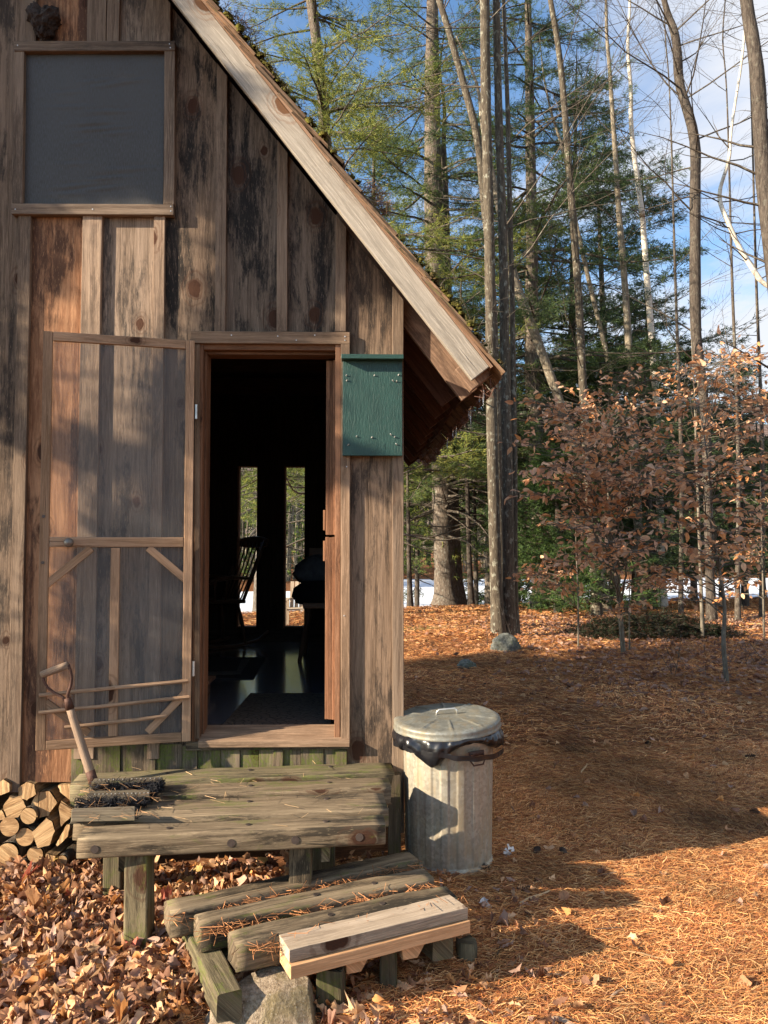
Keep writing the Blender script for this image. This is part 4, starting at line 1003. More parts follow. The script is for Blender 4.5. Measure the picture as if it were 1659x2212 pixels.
for i, (cx, cy, r, kd, rot, lab) in enumerate(logs):
    if not lab: continue
    px, py = .2279*cx, 1620+.2279*cy; Y0 = -.035+random.uniform(-.02, .03)+(.03 if py > 1830 else 0)
    if cx > 640: Y0 = .08
    c = onY(px, py, Y0); rr = r*.2279/F*(Y0+4.08)*.98; L = .42
    ax = np.array([.10+random.uniform(-.05, .05), 1, random.uniform(-.02, .02)])*L
    if kd == 'r': prof = [(math.cos(2*math.pi*k/20)*(1+.05*mnoise.noise(Vector((math.cos(k*.314)*2, math.sin(k*.314)*2, i)))), math.sin(2*math.pi*k/20)*(1+.05*mnoise.noise(Vector((math.cos(k*.314)*2, math.sin(k*.314)*2, i+9))))) for k in range(20)]
    else:
        base = {'s': [(-1, -.6), (-.2, -1), (.9, -.55), (.85, .5), (.1, .95), (-.85, .45)], 't': [(-.9, -.8), (.95, -.6), (.5, .9), (-.1, .55)], 'w': [(-.7, -.9), (.15, -1), (.75, -.1), (.75, .6), (.4, 1), (-.85, .25)], 'b': [(-1.3, -.35), (.2, -.5), (1.3, .1), (1.1, .4), (-.3, .1), (-1.2, -.1)]}[kd]
        prof = []
        for k in range(len(base)):
            a, b = base[k], base[(k+1) % len(base)]
            for q_ in range(4):
                f = q_/4; prof.append((a[0]*(1-f)+b[0]*f+random.uniform(-.04, .04), a[1]*(1-f)+b[1]*f+random.uniform(-.04, .04)))
        ca, sa = math.cos(R(rot)), math.sin(R(rot)); prof = [(x*ca-y_*sa, x*sa+y_*ca) for x, y_ in prof]
    n = len(prof); m = MB(); vs = []
    for k2 in range(5):
        f = k2/4; sh_ = 1+(.02*random.random())
        for x, y_ in prof: vs.append(c+ax*f+np.array([x*rr*sh_, random.uniform(-.006, .006), y_*rr*sh_]))
    fs = [(k2*n+k, k2*n+(k+1) % n, (k2+1)*n+(k+1) % n, (k2+1)*n+k) for k2 in range(4) for k in range(n)]
    root = thing('firewood_log', lab, 'log', tuple(c+ax*.5), 'firewood stacked under the cabin wall')
    m.add(vs, fs, ax, tn(.55 if kd != 'r' else .8)); m.build('log_side', M['logbark'] if kd in 'rb' else M['split'], root, smooth=(kd == 'r'))
    # end face, slightly domed fan
    m = MB(); k = np.array(vs[:n]); ce = k.mean(0); k[:, 1] = ce[1]; inner = ce+(k-ce)*.55
    rim = ce+(k-ce)*(.92 if kd == 'r' else .985); ce = ce-np.array([0, .0075, 0]); inner = inner-np.array([0, .0075, 0]); rim = rim-np.array([0, .0075, 0])
    vv = [tuple(ce)]+[tuple(q_) for q_ in inner]+[tuple(q_) for q_ in rim]
    ff = [(0, 1+(j+1) % n, 1+j) for j in range(n)]+[(1+j, 1+(j+1) % n, 1+n+(j+1) % n, 1+n+j) for j in range(n)]
    ang = random.uniform(0, 3.1); m.add(vv, ff, (math.cos(ang), 0, math.sin(ang)), tn(random.uniform(.8, 1.1), .03)); m.build('log_end', M['split'], root)
# ================================================================ INTERIOR THINGS
def placed(origin, yaw):
    c, s = math.cos(yaw), math.sin(yaw)
    return lambda x, y, z: np.array([origin[0]+x*c-y*s, origin[1]+x*s+y*c, origin[2]+z])
ck = onZ(505, 1396, ZF)
ch = thing('rocking_chair', 'dark spindle-back rocking chair inside the doorway, before the left back window', 'rocking chair', tuple(ck))
# local: +y forward (front of the seat), x right
L_ = placed((ck[0]-.20, ck[1]+.03, ZF), math.atan2(-.62, -.80)-math.pi/2)
def tub(mb, pts, r, n=8): mb.tube([L_(*p) for p in pts], r, n)
m = MB(); q = [L_(*p) for p in ((-.24, -.22, .42), (.24, -.22, .42), (.27, .25, .44), (-.27, .25, .44))]; vs = q+[p+np.array((0, 0, .035)) for p in q]
m.add(vs, [(0, 3, 2, 1), (4, 5, 6, 7), (0, 1, 5, 4), (1, 2, 6, 5), (2, 3, 7, 6), (3, 0, 4, 7)], (1, 0, 0)); m.build('seat', M['chairwood'], ch, bevel=.01)
for sx in (-.21, .21):
    m = MB(); tub(m, [(sx*1.1, -.48, .13), (sx*1.1, -.36, .05), (sx*1.1, -.15, .015), (sx*1.1, .1, .015), (sx*1.1, .28, .04), (sx*1.1, .38, .07)], .016); m.build('rocker', M['chairwood'], ch, smooth=True)
    for (ya, yb) in ((-.16, -.22), (.17, .22)):
        m = MB(); tub(m, [(sx*.85, ya, .42), (sx*.97, (ya+yb)/2, .25), (sx*1.1, yb, .03)], [.014, .022, .014]); m.build('leg', M['chairwood'], ch, smooth=True)
    m = MB(); tub(m, [(sx*1.05, -.20, .45), (sx*1.12, -.32, .75), (sx*1.2, -.42, 1.04)], [.017, .016, .013]); m.build('back_post', M['chairwood'], ch, smooth=True)
    m = MB(); tub(m, [(sx*1.12, -.28, .66), (sx*1.3, -.05, .68), (sx*1.32, .14, .66), (sx*1.30, .19, .63)], [.012, .02, .024, .02]); tub(m, [(sx*1.2, .12, .46), (sx*1.3, .13, .66)], [.012, .017]); tub(m, [(sx*1.16, 0, .46), (sx*1.27, 0, .66)], .009); m.build('arm', M['chairwood'], ch, smooth=True)
for k in range(6):
    x = -.16+.32*k/5; m = MB(); tub(m, [(x, -.20, .45), (x*1.15, -.33, .76), (x*1.25, -.42, 1.02)], .008, 6); m.build('spindle', M['chairwood'], ch, smooth=True)
m = MB(); q = [L_(*p) for p in ((-.29, -.435, .98), (-.15, -.45, .965), (0, -.455, .96), (.15, -.45, .965), (.29, -.435, .98), (.30, -.44, 1.05), (.16, -.455, 1.075), (0, -.46, 1.085), (-.16, -.455, 1.075), (-.30, -.44, 1.05))]
bkv = L_(0, .025, 0)-L_(0, 0, 0); vs = q+[p+bkv for p in q]; n = 10
m.add(vs, [tuple(range(n)), tuple(range(2*n-1, n-1, -1))]+[(i, i+n, (i+1) % n+n, (i+1) % n) for i in range(n)], (1, 0, 0)); m.build('crest_rail', M['chairwood'], ch, bevel=.006)
def quadz(pts, z, t, mat, name, par, dz=.0):
    q = [onZ(*p, z+t) for p in pts]; vs = [(a[0], a[1], z) for a in q]+[(a[0], a[1], z+t) for a in q]; m = MB()
    m.add(vs, [(0, 3, 2, 1), (4, 5, 6, 7), (0, 1, 5, 4), (1, 2, 6, 5), (2, 3, 7, 6), (3, 0, 4, 7)], (1, 0, 0)); return m.build(name, mat, par)
o = quadz(((475, 1572), (716, 1572), (712, 1497), (541, 1497)), ZF+.001, .008, M['mat'], 'door_mat', None); tag(o, 'dark ribbed rubber door mat just inside the threshold', 'door mat')
rug = thing('rug', 'dark rug with a grey border band on the floor near the rocking chair', 'rug', tuple(onZ(490, 1440, ZF)))
quadz(((380, 1466), (548, 1464), (573, 1419), (420, 1420)), ZF+.001, .008, M['rug'], 'rug_pile', rug)
quadz(((400, 1459), (520, 1456), (523, 1449), (405, 1451)), ZF+.0095, .002, M['rugband'], 'border_band', rug)
quadz(((511, 1449), (523, 1449), (540, 1424), (522, 1424)), ZF+.0095, .002, M['rugband'], 'border_band', rug)
# chair with clothes at the right
cc = onZ(690, 1425, ZF); YC = cc[1]
sc2 = thing('side_chair', 'dark wooden chair inside at the right of the doorway, heaped with clothes', 'chair', tuple(cc))
m = MB(); a = onY(654, 1310, YC-.05); b = onY(735, 1310, YC-.05); m.abox(a[0], b[0], YC-.05, YC+.36, a[2]-.02, a[2]+.03, (1, 0, 0), tn(2.2)); m.build('seat', M['chairwood'], sc2, bevel=.01)
zs = a[2]-.02
for (xa, ya, xb, yb) in ((a[0]+.05, YC, a[0]-.02, YC-.12), (b[0]-.05, YC, b[0]+.02, YC-.12), (a[0]+.05, YC+.3, a[0]-.02, YC+.4), (b[0]-.05, YC+.3, b[0]+.02, YC+.4)):
    m = MB(); m.tube([(xa, ya, zs), (xb, yb, ZF)], [.022, .018], 8); m.build('leg', M['chairwood'], sc2)
for xx in (a[0]+.04, b[0]-.04):
    m = MB(); m.tube([(xx, YC+.33, zs), (xx, YC+.42, zs+.52)], .018, 8); m.build('back_post', M['chairwood'], sc2)
m = MB(); m.abox(a[0]+.02, b[0]-.02, YC+.395, YC+.42, zs+.40, zs+.52, (1, 0, 0)); m.build('back_rail', M['chairwood'], sc2)
def lump(name, pts, mat, label, cat, Y):
    vs = []; fs = []; nr = len(pts); c0 = sum(onY(px, py, Y) for px, py, r in pts)/nr; nn = 20
    for k, (px, py, r) in enumerate(pts):
        c = onY(px, py, Y)
        for i in range(nn):
            t2 = 2*math.pi*i/nn; rr = r*(1+.25*mnoise.noise(Vector((math.cos(t2)*2, math.sin(t2)*2, k*.7))))
            vs.append((c[0]+rr*math.cos(t2), c[1]+rr*.7*math.sin(t2), c[2]))
    for k in range(nr-1):
        for i in range(nn): fs.append(((k+1)*nn+i, (k+1)*nn+(i+1) % nn, k*nn+(i+1) % nn, k*nn+i))
    fs.append(tuple(range(nn))); fs.append(tuple(range((nr-1)*nn, nr*nn))[::-1])
    m = MB(); m.add([tuple(np.array(v)-c0) for v in vs], fs); o = m.build(name, mat, None, smooth=True); o.location = tuple(c0); tag(o, label, cat); return o
lump('jacket', [(688, 1198, .04), (690, 1206, .13), (685, 1222, .19), (684, 1240, .22), (688, 1256, .18), (694, 1268, .12)], M['cloth'], 'grey jacket draped over the chair inside the doorway', 'jacket', YC+.38)
lump('dark_coat', [(700, 1255, .18), (698, 1270, .25), (692, 1290, .24), (694, 1303, .22)], M['darkcloth'], 'black coat bunched on the chair seat under the grey jacket', 'coat', YC+.12)
# small stool at the left by the jamb
sp_ = onZ(448, 1500, ZF); stl = thing('stool', 'low wooden stool just inside the left door jamb', 'stool', tuple(sp_))
xr = onY(459, 1468, sp_[1])[0]; zs2 = onY(459, 1466, sp_[1])[2]
m = MB(); m.abox(xr-.34, xr, sp_[1]-.12, sp_[1]+.12, zs2-.02, zs2, (1, 0, 0), tn(3)); m.build('seat', M['chairwood'], stl, bevel=.004)
for dx_ in (-.30, -.05):
    m = MB(); m.abox(xr+dx_-.015, xr+dx_+.015, sp_[1]-.10, sp_[1]+.10, ZF, zs2-.021, tone=tn(2)); m.build('leg', M['chairwood'], stl)

# ================================================================ GROUND
def G_(x, y):
    """terrain height, works on arrays"""
    x = np.asarray(x, float); y = np.asarray(y, float)
    d = (y-(17.0+.35*x))/5.0; bank = np.clip(d, 0, 1); bank = bank*bank*(3-2*bank)
    z = -1.25*bank*np.clip(1, 0, 1)
    z = z+.07*np.clip((x-1.5)/4, 0, 1)*np.clip((9-y)/4, 0, 1)*np.clip((y+2)/2, 0, 1)
    z = z+(.018*np.sin(x*1.3+y*.7)*np.sin(y*1.1-x*.4+1)+.010*np.sin(x*3.1-y*2.3)+.006*np.sin(x*7.7+y*5.3)*np.cos(y*6.1))*np.clip((16-y)/6, .15, 1)-.10*np.clip((y-11)/6, 0, 1)
    for (mx_, my_, s, h) in ((1.60, 9.6, 1.0, .16), (1.8, 20.2, 1.3, .22), (5.6, 18.0, 1.0, .12), (-.75, -1.25, .85, .085), (.40, -.15, .70, .075), (-.45, -1.62, .38, -.13)):
        z = z+h*np.exp(-((x-mx_)**2+(y-my_)**2)/s**2)
    far = np.clip((y-75)/60, 0, 1); z = z+far*1.3
    inside = (x < XC-.05) & (x > XL+.05) & (y > .15) & (y < YB)
    z = np.where(inside, np.minimum(z, .0), z)
    return z
def axis(lo, hi, fine0, fine1, st, gr):
    a = [fine0]
    while a[-1] < fine1: a.append(a[-1]+st)
    s = st
    while a[-1] < hi: s *= gr; a.append(a[-1]+s)
    b = [fine0]; s = st
    while b[-1] > lo: s *= gr; b.append(b[-1]-s)
    return np.array(sorted(b[1:])+a)
xs = axis(-500, 500, -3, 6, .06, 1.09); ys = axis(-60, 700, -3, 5, .06, 1.06)
X, Y = np.meshgrid(xs, ys); Z = G_(X, Y)
V = np.stack([X, Y, Z], -1).reshape(-1, 3); nx_ = len(xs); ny_ = len(ys)
ii, jj = np.meshgrid(np.arange(nx_-1), np.arange(ny_-1)); k = (jj*nx_+ii).ravel(); Fq = np.stack([k, k+1, k+nx_+1, k+nx_], 1)
o = tris_obj('ground', V, Fq, M['ground'], None, smooth=True); tag(o, kind='structure')
# pond: snow-covered ice sheet with a wavy far shore
pts = []; zp = -.62
NP = 160
near = [(-80+160*i/NP, 14-12*0+.35*(-80+160*i/NP)*0) for i in range(NP+1)]
def shore(x): return 35+.06*x+11/(1+math.exp(-(x+.8)/.9))+1.2*math.sin(x*.31)+.6*math.sin(x*.9)
m = MB(); vs = []; fs = []
for i in range(NP+1):
    x = -90+200*i/NP; yn = 12+.35*x; yf = shore(x); vs += [(x, min(yn, 16), zp), (x, yf, zp)]
for i in range(NP): fs.append((2*i, 2*i+2, 2*i+3, 2*i+1))
m.add(vs, fs); o = m.build('pond_ice', M['snow'], None); tag(o, 'frozen pond under snow', None, None, 'structure')
# far bank and hills
def hill(name, y0, amp, base, seedv, wdt=500, mat='hill'):
    nxh, nyh = 90, 14; vs = []; fs = []
    for j in range(nyh+1):
        for i in range(nxh+1):
            x = -wdt+2*wdt*i/nxh; f = j/nyh; hgt = base+amp*(.6+.55*mnoise.noise(Vector((x*.006+seedv, 1, 0)))+.18*mnoise.noise(Vector((x*.02+seedv, 4, 0)))); y = y0+f*240
            vs.append((x, y, -2+hgt*math.sin(f*math.pi*.5)+2*mnoise.noise(Vector((x*.05, y*.05, 2)))))
    for j in range(nyh):
        for i in range(nxh): k = j*(nxh+1)+i; fs.append((k, k+1, k+nxh+2, k+nxh+1))
    m = MB(); m.add(vs, fs); o = m.build(name, M[mat], None, smooth=True); tag(o, kind='structure')
hill('hills', 150, 62, 20, 2.0)
m = MB(); vs = []; fs = []
for i in range(NP+1):
    x = -90+200*i/NP; yf = shore(x)-.3; vs += [(x, yf, zp-.1), (x, yf+1.2, zp+.35), (x, yf+60, .8)]
for i in range(NP):
    fs += [(3*i, 3*i+3, 3*i+4, 3*i+1), (3*i+1, 3*i+4, 3*i+5, 3*i+2)]
m.add(vs, fs); o = m.build('far_bank', M['ground'], None, smooth=True); tag(o, kind='structure')

# ================================================================ TREES
def segs(P0, P1, r0, r1, n=3):
    P0 = np.asarray(P0, float); P1 = np.asarray(P1, float); r0 = np.asarray(r0, float); r1 = np.asarray(r1, float)
    T = P1-P0; T /= (np.linalg.norm(T, axis=1)[:, None]+1e-9)
    ref = np.where(np.abs(T[:, 2:3]) < .9, np.array([[0, 0, 1.]]), np.array([[1., 0, 0]])); u = np.cross(ref, T); u /= np.linalg.norm(u, axis=1)[:, None]; w_ = np.cross(T, u)
    V = []
    for P_, r in ((P0, r0), (P1, r1)):
        for k in range(n):
            a = 2*math.pi*k/n; V.append(P_+u*(math.cos(a)*r)[:, None]+w_*(math.sin(a)*r)[:, None])
    V = np.stack(V, 1).reshape(-1, 3); b = np.arange(len(P0))[:, None]*2*n
    Fq = np.concatenate([np.stack([b[:, 0]+k, b[:, 0]+(k+1) % n, b[:, 0]+n+(k+1) % n, b[:, 0]+n+k], 1) for k in range(n)])
    return V, Fq
def catmull(pts, m_=4):
    pts = [np.array(p, float) for p in pts]; out = []
    for i in range(len(pts)-1):
        p0 = pts[max(i-1, 0)]; p1 = pts[i]; p2 = pts[i+1]; p3 = pts[min(i+2, len(pts)-1)]
        for k in range(m_):
            t = k/m_; out.append(.5*((2*p1)+(-p0+p2)*t+(2*p0-5*p1+4*p2-p3)*t*t+(-p0+3*p1-3*p2+p3)*t**3))
    out.append(pts[-1]); return out
def trunk_obj(name, pts, rad, mat, parent, n=12, jit=.06):
    """pts low to high"""
    vs = []; fs = []; N = len(pts); o1 = random.random()*50
    for i, p in enumerate(pts):
        for k in range(n):
            a = 2*math.pi*k/n; rr = rad[i]*(1+jit*2*mnoise.noise(Vector((math.cos(a)*1.5+o1, math.sin(a)*1.5, p[2]*2.2)))); vs.append((p[0]+math.cos(a)*rr, p[1]+math.sin(a)*rr, p[2]))
    for i in range(N-1):
        for k in range(n): fs.append((i*n+k, i*n+(k+1) % n, (i+1)*n+(k+1) % n, (i+1)*n+k))
    m = MB(); m.add(vs, fs); return m.build(name, mat, parent, smooth=True)
def grow(out, p, d, L, r, depth, up=.15, ang=.6, kids=5, wig=.18, tips=None):
    n = max(3, int(3+L*1.2)); st = L/n
    for i in range(n):
        d = d+np.random.default_rng(random.randrange(1 << 30)).normal(0, wig, 3)*.5; d[2] += up*.12; d /= np.linalg.norm(d)
        q = p+d*st; ra = r*(1-.85*i/n); rb = r*(1-.85*(i+1)/n); out.append((p, q, max(ra, .0025), max(rb, .002)))
        if depth > 0 and i > 0:
            for _ in range(1 if random.random() < .75 else 2):
                if random.random() < kids/6:
                    ax = np.array([random.gauss(0, 1) for _ in range(3)]); ax -= d*np.dot(ax, d); ax /= np.linalg.norm(ax)
                    nd = d*math.cos(ang)+ax*math.sin(ang)*random.uniform(.7, 1.2); nd /= np.linalg.norm(nd)
                    grow(out, q, nd, L*random.uniform(.35, .6)*(1-.4*i/n), rb*.6, depth-1, up, ang, kids, wig*1.2, tips)
        p = q
    if tips is not None: tips.append((p, d))
def build_segs(name, out, mat, parent, n=3):
    if not out: return None
    A = np.array([o[0] for o in out]); B = np.array([o[1] for o in out]); r0 = np.array([o[2] for o in out]); r1 = np.array([o[3] for o in out])
    V, Fq = segs(A, B, r0, r1, n); return tris_obj(name, V, Fq, mat, parent, smooth=True)
def blades(P, D, k, L, wd, spread, tones, seed_=1, down=.0):
    """k thin needle-spray triangles around each point"""
    r_ = np.random.default_rng(seed_); P = np.repeat(np.asarray(P, float), k, 0); D = np.repeat(np.asarray(D, float), k, 0); n = len(P)
    d = D*1.0+r_.normal(0, spread, (n, 3)); d[:, 2] -= down; d /= np.linalg.norm(d, axis=1)[:, None]
    s = np.cross(d, r_.normal(0, 1, (n, 3))); s /= (np.linalg.norm(s, axis=1)[:, None]+1e-9)
    l = L*r_.uniform(.6, 1.25, (n, 1)); P = P+r_.normal(0, L*.18, (n, 3)); 
    V = np.stack([P-s*wd*.5, P+s*wd*.5, P+d*l], 1).reshape(-1, 3); Fc = np.arange(3*n).reshape(n, 3)
    t = np.asarray(tones)[r_.integers(0, len(tones), n)]*r_.uniform(.75, 1.25, (n, 1)); return V, Fc, t
def conifer(name, label, base, H, crown0, spread, nbr, bl, blw, k, tones, r0, seed_, mat='bark_pine', lean=(0, 0), droop=.12, shape='pine', path=None, group='conifers behind the cabin', dead=8, cat='pine tree', crown_only=False, sector=None, twst=.30):
    random.seed(seed_); rs = np.random.default_rng(seed_)
    base = np.array(base, float)
    if path is None:
        path = [base+np.array([lean[0]*f*H, lean[1]*f*H, H*f-.15]) for f in np.linspace(0, 1, 9)]
        rad = [r0*(1-f)**.8+.015 for f in np.linspace(0, 1, 9)]; rad[0] *= 1.25
    else: path, rad = path
    root = thing(name, label, cat, tuple(path[0]), group)
    trunk_obj('trunk', path, rad, M[mat], root)
    zs_ = np.array([p[2] for p in path]); pa = np.array(path); ra_ = np.array(rad)
    out = []; TP = []; TD = []
    def at(z): return np.array([np.interp(z, zs_, pa[:, 0]), np.interp(z, zs_, pa[:, 1]), z]), np.interp(z, zs_, ra_)
    ztop = path[-1][2]; z0 = path[0][2]+crown0
    for b in range(nbr+dead):
        dd_ = b >= nbr
        if dd_: z = path[0][2]+1.9+(crown0+2.5)*random.random(); f = 0
        else:
            f = random.random()**.9; z = z0+(ztop-z0)*f
        p, tr = at(z); az = random.uniform(*sector) if sector else random.uniform(0, 2*math.pi)
        if shape == 'pine': L = spread*(.55+.45*math.sin(math.pi*min(1, f*1.15+.12)))*(1-f*.55)*random.uniform(.7, 1.15)
        else: L = spread*(1-f)**.75*random.uniform(.75, 1.1)+.15
        if dd_: L = spread*random.uniform(.3, .8)
        el = random.uniform(-.15, .35) if not dd_ else random.uniform(-.25, .25)
        d = np.array([math.cos(az), math.sin(az), el]); d /= np.linalg.norm(d); n = max(4, int(L/.45)); st = L/n; rr = max(.006, min(tr*.30, .012+.010*L)); pts_ = [p]
        for i in range(n):
            d = d+rs.normal(0, .07, 3); d[2] += (-droop*.5 if i < n*.6 else +.10)*(1 if shape == 'pine' else -1.0*.5); d /= np.linalg.norm(d); q = p+d*st
            out.append((p, q, rr*(1-.8*i/n), rr*(1-.8*(i+1)/n)+.002))
            g_ = (i+1)/n
            if (dd_ and random.random() < .7) or (not dd_ and g_ > .22):
                for sgn in (-1, 1):
                    for rep in range(1 if dd_ else 2):
                        if random.random() < .15: continue
                        side = np.cross(d, (0, 0, 1.0)); side /= (np.linalg.norm(side)+1e-9); ta_ = random.uniform(.5, 1.0)
                        td = d*math.cos(ta_)+side*sgn*math.sin(ta_)+np.array([0, 0, random.uniform(-.15, .25)]); td /= np.linalg.norm(td)
                        tl_ = (.25+.38*L*(1-g_*.6)*.5)*random.uniform(.5, 1.2); qq = p+(q-p)*random.random(); e = qq+td*tl_
                        out.append((qq, e, .006, .0025))
                        if not dd_:
                            ns_ = max(1, int(tl_/twst*2)); 
                            for s_ in range(ns_+1):
                                g2 = .25+.75*s_/max(1, ns_); TP.append(qq+(e-qq)*g2); TD.append(td)
                                if random.random() < .5:
                                    o2 = rs.normal(0, .14, 3); TP.append(TP[-1]+o2); TD.append(td)
            p = q
        if not dd_: TP.append(p); TD.append(d)
    br = build_segs('branches', out, M['twig'], root)
    V, Fc, t = blades(TP, TD, k, bl, blw, .55, tones, seed_, .05 if shape == 'pine' else .12)
    tris_obj('crown', V, Fc, M['needle'], root, tone=t)
    return root
PINE = [(.08, .12, .036), (.11, .16, .04), (.05, .085, .032), (.16, .19, .05)]
PINEY = [(.22, .24, .055), (.15, .19, .045), (.10, .14, .04), (.28, .28, .06)]  # sunlit yellow-green put into the needle colour
DARK = [(.06, .10, .05), (.08, .13, .055), (.11, .15, .055), (.045, .075, .04)]
HEM = [(.045, .085, .028), (.06, .11, .03), (.03, .055, .022), (.09, .14, .035)]
def path_px(pp, Yd, below=True):
    """pp: list of (px,py,width_px) from high to low; returns low to high path + radii"""
    P = [onY(px, py, Yd) for px, py, w_ in pp]; r = [w_*(Yd+4.08)/F/2 for _, _, w_ in pp]
    top = P[0]-P[1]; top = top/np.linalg.norm(top); ext = []
    for kx in range(1, 5): ext.append((P[0]+top*kx*1.3+np.array([random.uniform(-.05, .05)*kx, 0, 0]), r[0]*(1-.22*kx)+.004))
    pts_ = [e[0] for e in ext[::-1]]+P; rr = [e[1] for e in ext[::-1]]+r
    pts_ = pts_[::-1]; rr = rr[::-1]
    sm = catmull(pts_, 4); ri = np.interp(np.linspace(0, len(rr)-1, len(sm)), np.arange(len(rr)), rr)
    sm = [np.array([p[0], p[1]+.04*math.sin(i*.7), p[2]]) for i, p in enumerate(sm)]
    ri = list(ri); ri[0] *= 1.35; ri[1] *= 1.1
    sm[0] = sm[0]-np.array([0, 0, .12])
    return sm, ri
def bare_tree(label, specs, Yd, mat, seed_, nb=14, bl=2.2, cat='tree', name='bare_tree', group='bare tree trunks behind the cabin', zmin=2.0, depth=2, r=.016, twig=None, ang=.6, up=.2):
    random.seed(seed_); trunks = [path_px(s, Yd+i*.12) for i, s in enumerate(specs)]
    root = thing(name, label, cat, tuple(trunks[0][0][0]), group); out = []
    for pts_, rad in trunks:
        trunk_obj('trunk', pts_, rad, M[mat], root, 12, .05)
        cand = [i for i, p in enumerate(pts_) if p[2] > zmin]
        for _ in range(nb):
            i = random.choice(cand); p = pts_[i]; az = random.uniform(0, 2*math.pi); d = np.array([math.cos(az), math.sin(az)*.7, random.uniform(.0, .8)]); d /= np.linalg.norm(d)
            grow(out, p, d, bl*random.uniform(.5, 1.3), min(r, rad[i]*.5), depth, up, ang)
    build_segs('branches', out, M[twig or 'twig'], root); return root

# --- individually placed trunks
bare_tree('clump of three lichened trunks rising from one base, a round boulder at its foot', [
  [(1046, 0, 22.0), (1051, 250, 22.9), (1056, 500, 22.9), (1061, 750, 23.8), (1064, 1000, 24.6), (1070, 1200, 26.4), (1078, 1385, 31.7)],
  [(1071, 0, 15.0), (1078, 250, 17.6), (1085, 500, 19.4), (1091, 750, 22.0), (1095, 1000, 23.8), (1098, 1200, 25.5), (1102, 1385, 29.9)],
  [(1087, 0, 7.9), (1098, 250, 10.6), (1101, 480, 11.4), (1108, 700, 12.3), (1110, 950, 13.2), (1112, 1200, 13.2), (1115, 1380, 17.6)]], 9.6, 'bark_maple', 21, nb=15, bl=3.4, zmin=3.4, cat='tree clump', name='maple_clump', group=None)
bare_tree('thin grey trunk forking left from behind the three-trunk clump at the top', [[(950, 0, 15), (975, 90, 15), (1005, 190, 16), (1030, 300, 17), (1045, 420, 17), (1062, 620, 18), (1075, 1000, 20), (1085, 1330, 24)]], 11.5, 'bark_maple', 22, nb=9, zmin=4, bl=3)
bare_tree('slim straight grey trunk right of the leaning one, bare to the top', [[(1190, 0, 12), (1206, 110, 13), (1217, 191, 14), (1228, 362, 15), (1251, 648, 17), (1264, 941, 18), (1278, 1150, 20), (1290, 1325, 22)]], 14.6, 'bark_maple', 23, nb=24, zmin=3.6, bl=3.6)
bare_tree('pale thin trunk between the slim grey trunk and the white birch', [[(1318, 180, 9), (1330, 330, 11), (1338, 486, 13), (1355, 678, 15), (1365, 860, 16), (1378, 1100, 18), (1385, 1310, 20)]], 17, 'bark_pale', 24, nb=12, zmin=4)
bare_tree('white birch trunk, the palest of the thin trunks', [[(1362, 200, 9), (1366, 290, 10), (1385, 458, 12), (1391, 500, 12), (1417, 869, 15), (1426, 1100, 16), (1432, 1305, 17)]], 18, 'bark_birch', 25, nb=10, zmin=4, cat='birch tree', name='birch_tree')
bare_tree('thin trunk slanting down to the right, crossing behind the pale thin trunk', [[(1235, 430, 8), (1271, 606, 10), (1310, 760, 11), (1343, 917, 13), (1372, 1100, 14), (1400, 1310, 16)]], 18.5, 'bark_pale', 26, nb=10, zmin=4)
bare_tree('thick trunk leaning left in the middle of the wood', [[(1085, 480, 18), (1113, 606, 22), (1165, 750, 21), (1218, 893, 22), (1262, 1040, 24), (1290, 1180, 26), (1305, 1310, 28)]], 16, 'bark_pale', 27, nb=10, zmin=4, bl=3)
bare_tree('dark sinuous trunk with a pale lower half, standing behind the copper beech', [[(1435, 0, 12), (1453, 57, 17), (1463, 120, 19), (1472, 191, 20), (1499, 305, 22), (1503, 420, 23), (1500, 600, 24), (1505, 720, 23), (1520, 870, 20), (1530, 1100, 18), (1538, 1335, 20)]], 13.2, 'bark_dark', 28, nb=30, bl=3.6, zmin=3.4, r=.024, group='dark trunks at the right')
bare_tree('large dark trunk cut by the right edge of the photo', [[(1615, 0, 27), (1632, 150, 30), (1652, 380, 33), (1684, 650, 44), (1720, 1000, 48), (1760, 1400, 54)]], 8.6, 'bark_dark', 29, nb=22, bl=2.0, zmin=3.0, r=.03, depth=1, group='dark trunks at the right', up=.0)
bare_tree('crooked birch leaning in from the right edge', [[(1580, 290, 6), (1572, 350, 8), (1556, 420, 9), (1570, 480, 10), (1600, 535, 11), (1640, 605, 13), (1700, 720, 15), (1760, 1380, 18)]], 11.5, 'bark_birch', 30, nb=16, bl=2.2, zmin=4.5, cat='birch tree', name='birch_tree')
bare_tree('very thin dark sapling trunk between the twin pine and the clump', [[(1005, 850, 7), (1008, 1000, 9), (1012, 1150, 10), (1018, 1302, 13)]], 18.8, 'bark_dark', 31, nb=10, zmin=2.4, bl=1.6, up=0)
bare_tree('thin mossy trunk just right of the cabin corner', [[(880, 1000, 5), (882, 1120, 8), (884, 1220, 10), (886, 1306, 13)]], 18.4, 'bark_dark', 32, nb=12, zmin=2.0, bl=1.4, up=0)
for i, (px, Yd, lab) in enumerate(((1588, 13, 'fine twiggy maple sapling against the white sky at the right'), (1465, 15, 'fine twiggy sapling rising left of the dark sinuous trunk'), (1640, 14, 'fine twiggy sapling beside the large trunk at the right edge'))):
    bare_tree(lab, [[(px-20, 200, 3), (px-8, 500, 5), (px, 800, 7), (px+8, 1100, 9), (px+6, 1340, 11)]], Yd, 'twig', 40+i, nb=26, bl=2.4, zmin=2.5, r=.011, name='maple_sapling', cat='sapling', group='bare saplings', ang=.5)
